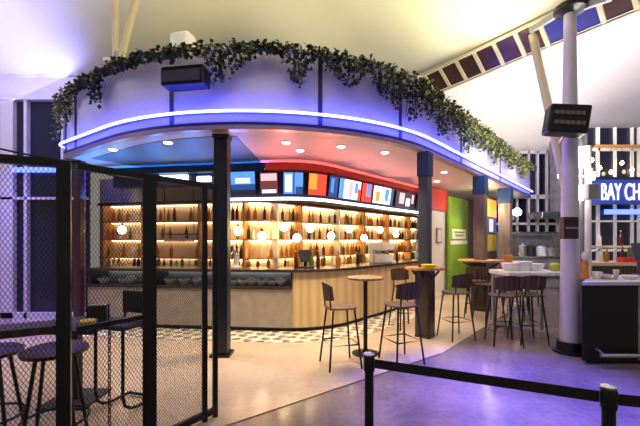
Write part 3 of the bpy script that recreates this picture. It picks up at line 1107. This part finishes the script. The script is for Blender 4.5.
MB().box((0, -.032, 1.78), (L * .72, .012, .30)).build('emblem', M['crock'], r, bevel=.05)
MB().box((0, -.036, 1.52), (L * .86, .012, .12)).build('caption_band', M['crock'], r)
for z, wd in ((1.84, .5), (1.74, .42)):
    MB().box((0, -.042, z), (L * wd, .008, .05)).build('caption_line', M['green'], r)
wall_panel('wall_dark', 468, 486, 0, 3.03, M['clad'], .25, kind='structure')
sa, sb = fas.bearing(484.5, .45), fas.bearing(496.5, .45)
p0, _ = fas.at(sa)
p1, nn = fas.at(sb)
p0, p1 = p0 + nn * .45, p1 + nn * .45
c = (p0 + p1) / 2
L = (p1 - p0).length
r = thing('menu_totem', (c.x, c.y, 0), math.atan2((p1 - p0).y, (p1 - p0).x), 'tall menu totem with an orange top between the two teal topped columns', 'totem')
MB().box((0, .04, 1.42), (L, .08, 2.84)).build('body', M['dark_wood'], r, bevel=.01)
MB().box((0, -.006, 2.52), (L * .9, .012, .5)).build('orange_lightbox', M['s_orange'], r)
MB().box((0, -.006, 2.02), (L * .9, .012, .44)).build('navy_screen', M['s_navy'], r)
MB().box((0, -.014, 2.02), (L * .3, .008, .36)).build('screen_stripe', M['s_pink'], r)
MB().box((0, -.006, 1.52), (L * .9, .012, .48)).build('yellow_panel', M['yellow'], r)
lamp('POINT', 'servery_light', (4.6, 9.6, 2.5), 30, (1, .78, .5), size=.15)
# service equipment seen past the kiosk's end
b = thing('service_counter', (6.9, 12.0, 0), 0, 'grey steel service counter far behind the white topped table', 'counter')
MB().box((0, 0, .5), (2.6, .7, 1.0)).build('body', M['kitchen'], b, bevel=.02)
MB().box((0, -.02, 1.03), (2.7, .8, .05)).build('top', M['chrome'], b)
MB().box((0, .25, 1.85), (2.6, .3, .05)).build('shelf', M['chrome'], b)
for x in (-1.25, 0, 1.25):
    MB().box((x, .25, 1.45), (.04, .04, .80)).build('shelf_post', M['chrome'], b)
b = thing('extractor_hood', (8.45, 12.3, 2.35), 0, 'steel extractor hood hanging over the far service counter', 'hood')
MB().prism([(-.9, -.4), (.9, -.4), (.9, .4), (-.9, .4)], 0, .22).build('canopy', M['chrome'], b, bevel=.02)
MB().box((0, .1, 1.63), (.4, .35, 2.86)).build('duct', M['kitchen'], b)
p = P3(517, 212, 11.3)
r = thing('work_lamp', p, 0, 'bright white lamp at the end of the kiosk near the far counter', 'lamp')
MB().lathe([(.04, -.12), (.12, -.08), (.13, .04), (.05, .12)], n=14).build('shade', M['white_lamp'], r, smooth=True)
MB().tube([(0, 0, .1), (0, 0, SOF - p.z)], .01, 6).build('stem', M['grey'], r)
for i, (px, nm, m_, h) in enumerate(((522, 'urn', 'chrome', .45), (531, 'steamer', 'blackm', .38), (541, 'urn', 'crock', .35), (550, 'pot', 'kitchen', .3))):
    x = (px - 320) / F * 11.9
    o = MB().lathe([(.13, 0), (.15, .02), (.15, h * .8), (.10, h * .92), (.03, h)], n=16).build(nm, M[m_], smooth=True)
    o.location = (x, 11.9, 1.055)
    tag(o, ('steel urn at the left end of the far service counter', 'black steamer pot on the far service counter', 'white urn on the far service counter', 'grey cooking pot at the right end of the far service counter')[i], nm)

# ------------------------------------------------------------------ second kiosk on the right: sign and black bar
SD = 9.0
r = thing('shop_sign', (8.4, SD, 2.84), 0, 'long blue shop sign with white capitals at the right edge', 'sign')
MB().box((0, 0, 0), (3.2, .10, .64)).build('board', M['sign'], r, bevel=.01)
MB().box((0, 0, .34), (3.26, .16, .05)).build('top_edge', M['navy'], r)
fc = bpy.data.curves.new('sign_text', 'FONT')
fc.body = 'BAY CHI'
fc.size = .62
fc.extrude = .012
fo = bpy.data.objects.new('lettering_tmp', fc)
col.objects.link(fo)
bpy.context.view_layer.update()
dg = bpy.context.evaluated_depsgraph_get()
me = bpy.data.meshes.new_from_object(fo.evaluated_get(dg))
xs = [v.co.x for v in me.vertices]
sc_x = 1.05 / (max(xs) - min(xs))
for v in me.vertices:
    v.co = Vector(((v.co.x - min(xs)) * sc_x, v.co.y, v.co.z))
me.materials.clear()
me.materials.append(M['letter'])
bpy.data.objects.remove(fo)
lo = bpy.data.objects.new('lettering', me)
col.objects.link(lo)
lo.parent = r
lo.rotation_euler = (PI / 2, 0, 0)
lo.location = (-1.12 - .09, -.065, -.22)
for x in (-.4, 1.4):
    MB().bar((x, .05, -.2), (x, 1.25, -.2), .06, .06).build('bracket', M['grey'], r)

br_ = thing('black_bar', (0, 0, 0), 0, 'black front bar counter with pale top at the right edge', 'bar counter')
x0, x1 = 3.36, 6.4
MB().prism([(x0, 4.5), (x1, 4.5), (x1, 5.2), (x0 + .74, 5.2)], .04, 1.02).build('front_panel', M['black'], br_, bevel=.015)
MB().prism([(x0 - .03, 4.45), (x1 + .03, 4.45), (x1 + .03, 5.25), (x0 + .74, 5.25)], 1.02, 1.07).build('countertop', M['lilac'], br_, bevel=.01)
MB().prism([(x0 + .12, 4.58), (x1 - .05, 4.58), (x1 - .05, 5.15), (x0 + .78, 5.15)], 0, .04).build('kick_base', M['blackm'], br_)
for x in (4.1, 4.9, 5.7):
    MB().box((x, 4.497, .53), (.02, .008, .94)).build('panel_joint', M['grey'], br_)
MB().tube([(3.5, 4.36, .16), (6.2, 4.36, .16)], .025, 10).build('foot_rail', M['chrome'], br_, smooth=True)
for x in (3.55, 4.7, 6.1):
    MB().tube([(x, 4.36, .16), (x, 4.50, .2)], .018, 8).build('rail_bracket', M['chrome'], br_, smooth=True)
# back counter of the second kiosk
b = thing('back_counter', (0, 0, 0), 0, 'pale back counter with open shelf behind the black bar', 'counter')
MB().box((6.6, 7.2, .55), (2.6, .6, 1.1)).build('body', M['clad'], b)
MB().box((6.6, 7.15, 1.13), (2.7, .75, .06)).build('top', M['cream'], b)
MB().box((6.6, 7.35, 1.46), (2.6, .3, .04)).build('shelf', M['cream'], b)
for x in (5.4, 6.6, 7.8):
    MB().box((x, 7.42, 1.30), (.05, .14, .32)).build('shelf_post', M['clad'], b)
q = Vector((5.62, 7.05, 1.16))
for i, (x, y, z, nm, kind) in enumerate(((5.62, 7.0, 1.16, 'clear', 0), (5.75, 7.02, 1.16, 'amber', 0), (6.05, 7.0, 1.16, 'dark red', 0), (6.22, 7.03, 1.16, 'green', 0), (5.55, 7.33, 1.48, 'amber', 0), (5.85, 7.33, 1.48, 'clear', 0), (6.3, 7.33, 1.48, 'dark red', 0))):
    put_bottle(nm, x, y, z, nm + (' bottle on the top of the back counter behind the black bar' if z < 1.3 else ' bottle on the shelf above the back counter behind the black bar'), 'bottles behind the black bar')
for i, x in enumerate((5.95, 6.12, 6.42, 6.5)):
    o = MB().box((0, 0, .05), (.13, .16, .10)).build('red_carton', M['red'], bevel=.004)
    o.location = (x, 6.88, 1.16)
    tag(o, ORD[i] + ' red carton from the left on the back counter behind the black bar', 'carton', 'red cartons on the back counter')
# things on the black bar
p = P3(588, 280, 4.75)
r = thing('pepper_mill', (p.x, 4.80, 1.07), 0, 'orange brown pepper mill with pale knob at the left end of the black bar', 'pepper mill')
MB().lathe([(.05, 0), (.052, .02), (.035, .12), (.045, .20), (.03, .25)], n=14).build('body', M['orange'], r, smooth=True)
MB().lathe([(.02, .25), (.045, .28), (.05, .32), (.03, .37)], n=14).build('knob', M['crock'], r, smooth=True)
for i, (px, h, rr, m_) in enumerate(((597, .10, .06, 'crock'), (606, .06, .09, 'chrome'), (616, .13, .035, 'clearb'), (630, .05, .10, 'crock'))):
    x = (px - 320) / F * 4.75
    o = MB().lathe([(rr * .6, 0), (rr * .7, .005), (rr, h * .8), (rr, h), (rr * .85, h * .95)], n=16).build(('cup', 'steel_bowl', 'tumbler', 'plate_bowl')[i], M[m_], smooth=True)
    o.location = (x, 4.75, 1.07)
    tag(o, ('white cup beside the pepper mill on the black bar', 'shallow steel bowl on the black bar', 'clear tumbler between the bowls on the black bar', 'wide white bowl at the right edge on the black bar')[i], ('cup', 'bowl', 'glass', 'bowl')[i])
r = thing('till', (4.62, 5.0, 1.07), .35, 'dark purple till screen on the black bar at the right edge', 'till')
MB().box((0, 0, .02), (.26, .24, .04)).build('base', M['purple'], r, bevel=.008)
MB().box((0, .04, .16), (.06, .05, .26)).build('stem', M['purple'], r)
MB().box((0, 0, .36), (.42, .04, .26), mtx=Matrix.Rotation(math.radians(-14), 3, 'X')).build('screen', M['purple'], r, bevel=.01)
o = MB().lathe([(.05, 0), (.07, .02), (.08, .10), (.06, .13), (.03, .14)], n=14).build('yellow_pot', M['lime'], smooth=True)

# ------------------------------------------------------------------ high tables
def round_table(x, y, rad, z, label, m_top):
    r = thing('high_table', (x, y, 0), 0, label, 'high table')
    MB().lathe([(rad - .01, z - .03), (rad, z - .02), (rad, z - .005), (rad - .005, z)], n=32).build('table_top', m_top, r, smooth=True)
    MB().tube([(0, 0, .02), (0, 0, z - .03)], .03, 12).build('stem', M['black'], r, smooth=True)
    MB().lathe([(.19, 0), (.19, .012), (.05, .03), (.035, .06)], n=28).build('base', M['black'], r, smooth=True)
    return r


round_table(.64, 4.93, .26, 1.08, 'small round high table with thin dark top, nearest the camera', M['mid_wood'])


def collar_table(x, y, rz, half, rad, z, label, m_top):
    """round leaning table fitted around a square column"""
    r = thing('column_table', (x, y, 0), rz, label, 'high table', 'leaning tables around the columns')
    n = 40
    top = MB()
    for zz in (z - .035, z):
        for i in range(n):
            a = 2 * PI * i / n
            top.v.append((rad * math.cos(a), rad * math.sin(a), zz))
        for i in range(n):
            a = 2 * PI * i / n
            k = half / max(abs(math.cos(a)), abs(math.sin(a)))
            top.v.append((k * math.cos(a), k * math.sin(a), zz))
    for i in range(n):
        j = (i + 1) % n
        top.f += [(2 * n + i, 2 * n + j, 3 * n + j, 3 * n + i), (n + i, n + j, j, i), (i, j, 2 * n + j, 2 * n + i), (n + j, n + i, 3 * n + i, 3 * n + j)]
        top.mi += [0] * 4
    top.build('table_top', m_top, r)
    for sx, sy in ((1, 0), (-1, 0), (0, 1), (0, -1)):
        MB().bar((sx * half, sy * half, z - .22), (sx * (rad - .08), sy * (rad - .08), z - .05), .03, .03).build('bracket', M['black'], r)
    s = half + .018
    sk = MB()
    for sx, sy in ((1, 0), (-1, 0), (0, 1), (0, -1)):
        sk.box((sx * s, sy * s, (z - .05) / 2 + .02), (.034 if sx else 2 * s, .034 if sy else 2 * s, z - .09))
    sk.build('column_skirt', M['counter'], r)
    return r


collar_table(1.74, 5.80, .85, .09, .32, 1.15, 'round leaning table around the blue topped column', M['orange_wood'])
collar_table(3.66, 7.98, .85, .13, .48, 1.15, 'round orange wood table around the broad teal topped column', M['orange_wood'])
r = thing('snack_tub', (1.72, 5.56, 1.15), 0, 'small yellow tub on the table around the blue topped column', 'tub')
MB().lathe([(.09, 0), (.10, .005), (.11, .05)], n=18).build('body', M['yellow'], r, smooth=True)
MB().lathe([(.115, .05), (.115, .06), (.10, .065)], n=18).build('lid', M['yellow'], r, smooth=True)

wt = thing('white_table', (3.55, 6.02, 0), .05, 'white topped rectangular high table left of the white mast', 'high table')
MB().box((0, 0, 1.04), (1.0, .62, .07)).build('table_top', M['crock'], wt, bevel=.015)
for sx in (-.44, .44):
    for sy in (-.25, .25):
        MB().box((sx, sy, .5), (.05, .05, 1.0)).build('leg', M['grey'], wt)
MB().box((0, 0, .97), (.9, .5, .05)).build('apron', M['grey'], wt)
o.location = (3.94, 5.88, 1.076)
tag(o, 'yellow green pot on the right end of the white topped table', 'pot')
for i, (x, h) in enumerate(((-.25, .13), (-.05, .16), (.16, .12))):
    g = MB().lathe([(.10, 0), (.11, .01), (.15, h), (.14, h * .96)], n=18).build('salad_bowl', M['crock'], smooth=True)
    g.location = (3.5 + x, 5.97, 1.076)
    tag(g, ('pale bowl at the left end of the white topped table', 'tallest pale bowl in the middle of the white topped table', 'pale bowl beside the yellow green pot on the white topped table')[i], 'bowl')


# ------------------------------------------------------------------ bar stools
def make_stool(seat_m, back_m, leg_m, z=.76):
    r = thing('bar_stool', (0, 0, 0), 0, 'stool', 'bar stool')
    s = MB()
    n = 24
    rings = [(.15, z - .03), (.19, z - .022), (.195, z - .005), (.185, z), (.10, z - .012)]
    base = len(s.v)
    for rr, zz in rings:
        for i in range(n):
            a = 2 * PI * i / n
            ca, sa = math.cos(a), math.sin(a)
            k = 1 / (abs(ca) ** 4 + abs(sa) ** 4) ** .25
            s.v.append((rr * k * ca, rr * k * sa, zz))
    for q in range(len(rings) - 1):
        for i in range(n):
            j = (i + 1) % n
            s.f.append((q * n + i, q * n + j, (q + 1) * n + j, (q + 1) * n + i))
            s.mi.append(0)
    s.f.append(tuple(range(n))[::-1])
    s.f.append(tuple((len(rings) - 1) * n + i for i in range(n)))
    s.mi += [0, 0]
    s.build('seat', seat_m, r, smooth=True)
    bk = MB()
    NB = 12
    for i in range(NB + 1):
        t = -1 + 2 * i / NB
        x = .185 * t
        y = -.21 + .05 * t * t
        lo_, hi_ = z + .08 + .02 * t * t, z + .31 - .035 * t * t
        for dy in (0, .018):
            bk.v += [(x, y + dy, lo_), (x, y + dy - .025, hi_)]
    for i in range(NB):
        a, c = i * 4, i * 4 + 4
        bk.f += [(a, c, c + 1, a + 1), (a + 3, c + 3, c + 2, a + 2), (a + 1, c + 1, c + 3, a + 3), (a + 2, c + 2, c, a)]
        bk.mi += [0] * 4
    bk.f += [(0, 1, 3, 2), (NB * 4 + 2, NB * 4 + 3, NB * 4 + 1, NB * 4)]
    bk.mi += [0, 0]
    bk.build('backrest', back_m, r, smooth=True)
    for sx in (-1, 1):
        MB().tube([(sx * .12, -.165, z - .03), (sx * .13, -.185, z + .2)], .011, 8).build('back_post', leg_m, r, smooth=True)
    for sx in (-1, 1):
        for sy in (-1, 1):
            MB().tube([(sx * .14, sy * .14, z - .03), (sx * .21, sy * .21, 0)], .013, 8).build('leg', leg_m, r, smooth=True)
    k = .14 + .07 * (z - .03 - .30) / (z - .03)
    fr_ = MB().tube([(k, k, .30), (-k, k, .30), (-k, -k, .30), (k, -k, .30)], .011, 8, closed=True)
    fr_.build('footrest', leg_m, r)
    return r


st0 = make_stool(M['stool_wood'], M['stool_wood'], M['black'])
def face(x, y, tx, ty):
    return math.atan2(ty - y, tx - x) - PI / 2


G = 'brown bar stools in the hall'
spots = [
    (.26, 4.48, face(.26, 4.48, 1.2, 4.75), 'brown bar stool left of the small round table, backrest turned left'),
    (1.07, 4.62, face(1.07, 4.62, .75, 5.4), 'brown bar stool right of the small round table, back to the camera'),
    (2.22, 5.72, face(2.22, 5.72, 2.0, 6.6), 'brown bar stool right of the blue topped column'),
    (1.55, 6.42, face(1.55, 6.42, 1.74, 5.8), 'brown bar stool behind the blue topped column table'),
    (2.84, 5.42, face(2.84, 5.42, 3.0, 6.6), 'bar stool in front of the left end of the white topped table'),
    (3.26, 5.50, face(3.26, 5.50, 3.3, 6.6), 'bar stool in front of the white topped table, nearest the mast'),
    (3.25, 6.75, face(3.25, 6.75, 3.4, 5.9), 'bar stool behind the left end of the white topped table'),
    (3.95, 6.75, face(3.95, 6.75, 3.9, 5.9), 'bar stool behind the white topped table toward the mast'),
    (4.22, 7.55, face(4.22, 7.55, 3.7, 8), 'bar stool right of the orange wood column table'),
    (3.25, 7.30, face(3.25, 7.30, 3.6, 8), 'bar stool in front of the orange wood column table'),
]
for i, (x, y, rz, lab) in enumerate(spots):
    if i == 0:
        st0.location = (x, y, 0)
        st0.rotation_euler = (0, 0, rz)
        tag(st0, lab, None, G)
    else:
        copy_tree(st0, (x, y, 0), rz, lab, G)
r = thing('orange_chair', (4.75, 8.5, 0), .6, 'orange chair between the two teal topped columns', 'chair')
MB().box((0, 0, .74), (.42, .42, .06)).build('seat', M['orange'], r, bevel=.02)
MB().box((0, .19, 1.0), (.42, .05, .46)).build('backrest', M['orange'], r, bevel=.02)
for sx in (-.17, .17):
    for sy in (-.17, .17):
        MB().tube([(sx, sy, .71), (sx * 1.2, sy * 1.2, 0)], .015, 8).build('leg', M['black'], r, smooth=True)

# backless stools behind the mesh fence
def round_stool(x, y, z, label):
    r = thing('round_stool', (x, y, 0), .4, label, 'bar stool', 'backless stools behind the mesh fence')
    MB().lathe([(.17, z - .05), (.21, z - .04), (.215, z - .015), (.19, z)], n=28).build('seat', M['maroon'], r, smooth=True)
    for i in range(4):
        a = PI / 4 + i * PI / 2
        MB().tube([(.13 * math.cos(a), .13 * math.sin(a), z - .04), (.25 * math.cos(a), .25 * math.sin(a), 0)], .014, 8).build('leg', M['black'], r, smooth=True)
    MB().tube([(.215 * math.cos(2 * PI * i / 24), .215 * math.sin(2 * PI * i / 24), .26) for i in range(24)], .011, 8, closed=True).build('footring', M['black'], r, smooth=True)
    return r


round_stool(-1.98, 2.62, .80, 'backless maroon stool behind the left mesh panel, near the corner post')
round_stool(-2.52, 2.66, .77, 'backless maroon stool behind the mesh at the far left edge')

# black cantilever chair and small table behind the gate
r = thing('cantilever_stool', (-1.88, 3.35, 0), -.3, 'black cantilever stool with bent tube frame behind the mesh gate', 'bar stool')
MB().box((0, 0, .80), (.36, .36, .05)).build('seat', M['blackm'], r, bevel=.02)
MB().box((0, .17, .98), (.36, .04, .22)).build('backrest', M['blackm'], r, bevel=.015)
for sx in (-.16, .16):
    arc = [(sx, -.16, .78), (sx, -.16, .20), (sx, -.14, .10), (sx, -.08, .05), (sx, 0, .03), (sx, .22, .03)]
    MB().tube(arc, .015, 8).tube([(sx, .17, .78), (sx, .17, .95)], .012, 8).build('tube_frame', M['black'], r, smooth=True)
MB().tube([(-.16, .22, .03), (.16, .22, .03)], .015, 8).build('cross_tube', M['black'], r, smooth=True)
r = thing('dark_table', (-2.44, 3.50, 0), 0, 'dark square table behind the mesh corner post', 'table')
MB().box((0, 0, .75), (.7, .6, .04)).build('table_top', M['blackm'], r, bevel=.008)
MB().box((0, 0, .375), (.08, .08, .72)).build('stem', M['blackm'], r)
MB().box((0, 0, .012), (.45, .45, .024)).build('base', M['blackm'], r)
r = thing('napkin_holder', (-2.25, 3.55, .77), .3, 'black napkin holder on the dark table behind the mesh', 'napkin holder')
MB().box((0, 0, .012), (.18, .14, .024)).build('base', M['blackm'], r)
for y in (.05, -.05):
    MB().box((0, y, .09), (.18, .012, .16)).build('side_plate', M['blackm'], r)
MB().box((0, 0, .10), (.15, .07, .15)).build('napkins', M['grey'], r)

# ------------------------------------------------------------------ mesh fence and gate in the foreground
FZ = 2.10
C0, C1, C2, C3 = Vector((-2.52, 1.72)), Vector((-1.62, 2.215)), Vector((-1.31, 2.69)), Vector((-.975, 3.14))


def mesh_panel(a, b_, z0, z1, pitch=.024, wd=.0025):
    """expanded metal: two crossing sets of flat strands clipped to the panel"""
    mb = MB()
    d = (b_ - a)
    W = d.length
    H = z1 - z0
    x = Vector((d.x, d.y, 0)).normalized()
    slope = 1.7
    nn = Vector((-x.y, x.x, 0))
    org = Vector((a.x, a.y, z0))
    for sg in (1, -1):
        c = -H / slope if sg > 0 else 0
        end = W if sg > 0 else W + H / slope
        while c < end:
            # line u = c + sg*v/slope
            v0, v1 = 0.0, H
            u0, u1 = c, c + sg * H / slope
            def clip(uu):
                return (uu - c) * slope * sg
            if sg > 0:
                if u0 < 0: v0 = clip(0)
                if u1 > W: v1 = clip(W)
            else:
                if u0 > W: v0 = clip(W)
                if u1 < 0: v1 = clip(0)
            if v1 - v0 > .01:
                p = org + x * (c + sg * v0 / slope) + Vector((0, 0, v0))
                q = org + x * (c + sg * v1 / slope) + Vector((0, 0, v1))
                t = (q - p).normalized()
                side = t.cross(nn)
                R = Matrix((t, side, nn)).transposed()
                mb.box((p + q) / 2 + nn * (.001 * sg), ((q - p).length, wd, .002), mtx=R)
            c += pitch
    return mb


fe = thing('mesh_fence', (0, 0, 0), 0, 'black mesh fence panel at the left edge with a drinks ledge', 'fence')
def post(pt, wd, parent, name='post', m=None, z=FZ):
    return MB().box((pt.x, pt.y, z / 2), (wd, wd, z), .5).build(name, m or M['black'], parent, bevel=.004)


post(C1, .075, fe)
MB().box((C1.x, C1.y, .006), (.16, .16, .012), .5).build('foot_plate', M['black'], fe)
post(C0, .06, fe)
def rail(a, b_, z, h, wd, parent, name, m):
    return MB().bar((a.x, a.y, z), (b_.x, b_.y, z), wd, h).build(name, m, parent)
rail(C0, C1, FZ - .02, .05, .05, fe, 'top_rail', M['black'])
rail(C0, C1, .12, .05, .04, fe, 'bottom_rail', M['black'])
mesh_panel(C0, C1, .14, FZ - .04).build('mesh_panel', M['blackm'], fe)
dn = Vector((-(C1 - C0).y, (C1 - C0).x)).normalized()
q0, q1 = C0 + dn * .12, C1 + dn * .12
MB().bar((q0.x, q0.y, 1.035), (q1.x, q1.y, 1.035), .22, .05).build('ledge', M['dark_wood'], fe, bevel=.006)

gt = thing('mesh_gate', (0, 0, 0), 0, 'black mesh gate standing open right of the fence corner', 'gate')
g0 = C1 + (C2 - C1).normalized() * .07
post(C2, .095, gt, 'post')
e = (C3 - C2).normalized()
post(C3 - e * .07, .045, gt, 'stile')
post(C3 + e * .04, .045, gt, 'stile')
rail(g0, C2, FZ - .02, .045, .045, gt, 'top_rail', M['black'])
rail(C2, C3 + e * .04, FZ - .02, .045, .045, gt, 'top_rail', M['black'])
rail(g0, C2, 1.02, .03, .03, gt, 'mid_rail', M['black'])
rail(g0, C2, .10, .05, .04, gt, 'bottom_rail', M['black'])
rail(C2, C3 + e * .04, .06, .05, .04, gt, 'bottom_rail', M['black'])
mesh_panel(g0, C2, .12, FZ - .04).build('mesh_panel', M['blackm'], gt)
mesh_panel(C2 + e * .05, C3 - e * .1, .08, FZ - .04, pitch=.018, wd=.0019).build('mesh_panel', M['blackm'], gt)

# chain on the gate and guy wire from the post
ch = MB()
cp = P3(100, 322, 2.50)
for i in range(34):
    z = 1.02 - .03 * i
    pts_ = []
    for j in range(10):
        a = 2 * PI * j / 10
        l, s_ = .02 * math.sin(a), .009 * math.cos(a)
        pts_.append((cp.x + (s_ if i % 2 else 0), 2.36 + (0 if i % 2 else s_), z + l))
    ch.tube(pts_, .0035, 5, closed=True)
gq = g0 + (C2 - g0) * .45
dx_, dy_ = gq.x - cp.x, gq.y - .035 - 2.36
ch.v = [(x + dx_, y + dy_, z) for x, y, z in ch.v]
tag(ch.build('chain', M['black']), 'black chain hanging from the middle rail of the mesh gate', 'chain')
a0, a1 = Vector((-2.9, 2.3, 2.48)), Vector((C1.x, C1.y, FZ + .0))
wv = [a0.lerp(a1, t / 12) - Vector((0, 0, .05 * math.sin(PI * t / 12))) for t in range(13)]
tag(MB().tube(wv, .007, 6).build('guy_wire', M['black'], smooth=True), 'black cable sloping down to the corner post of the mesh fence', 'cable')
r = thing('small_pot', (0, 0, 0), 0, 'yellow pot beside the mesh corner post', 'pot')
r.location = (-2.19, 3.30, .77)
MB().lathe([(.05, 0), (.06, .01), (.07, .07), (.06, .075)], n=16).build('body', M['yellow'], r, smooth=True)
MB().lathe([(.075, .06), (.075, .075), (.06, .08)], n=16).build('rim', M['yellow'], r, smooth=True)

# ------------------------------------------------------------------ belt barrier in the foreground
def stanchion(x, y, label):
    r = thing('barrier_post', (x, y, 0), 0, label, 'barrier post', 'belt barrier posts')
    MB().lathe([(.17, 0), (.17, .015), (.06, .04), (.035, .06)], n=28).build('base', M['black'], r, smooth=True)
    MB().tube([(0, 0, .05), (0, 0, .88)], .026, 16).build('pole', M['black'], r, smooth=True)
    MB().lathe([(.03, .86), (.032, .87), (.032, .94), (.028, .95)], n=18).build('belt_head', M['black'], r, smooth=True)
    MB().lathe([(.031, .951), (.031, .958), (.02, .962)], n=18).build('cap', M['chrome'], r, smooth=True)
    return r


s1_, s2_ = Vector((.278, 1.98)), Vector((1.27, 1.54))
stanchion(s1_.x, s1_.y, 'black barrier post in front of the small round table')
stanchion(s2_.x, s2_.y, 'black barrier post with pale cap at the lower right')
def belt(a, b_, z, sag, h, label):
    mb = MB()
    n = 16
    d = (b_ - a).normalized()
    nn = Vector((-d.y, d.x)) * .001
    a, b_ = a + d * .033, b_ - d * .033
    for k in range(n + 1):
        t = k / n
        p = a.lerp(b_, t)
        zz = z - sag * 4 * t * (1 - t)
        mb.v += [(p.x - nn.x, p.y - nn.y, zz - h / 2), (p.x + nn.x, p.y + nn.y, zz - h / 2), (p.x + nn.x, p.y + nn.y, zz + h / 2), (p.x - nn.x, p.y - nn.y, zz + h / 2)]
    for k in range(n):
        o_ = 4 * k
        for q in range(4):
            mb.f.append((o_ + q, o_ + 4 + q, o_ + 4 + (q + 1) % 4, o_ + (q + 1) % 4))
            mb.mi.append(0)
    return tag(mb.build('barrier_belt', M['belt']), label, 'belt', 'barrier belts')
belt(s1_, s2_, .905, .0, .05, 'black belt stretched between the two barrier posts')
belt(s2_, Vector((2.5, 1.42)), .90, .02, .05, 'black belt running from the right barrier post out of the frame')
stanchion(2.5, 1.42, 'black barrier post out past the right edge')
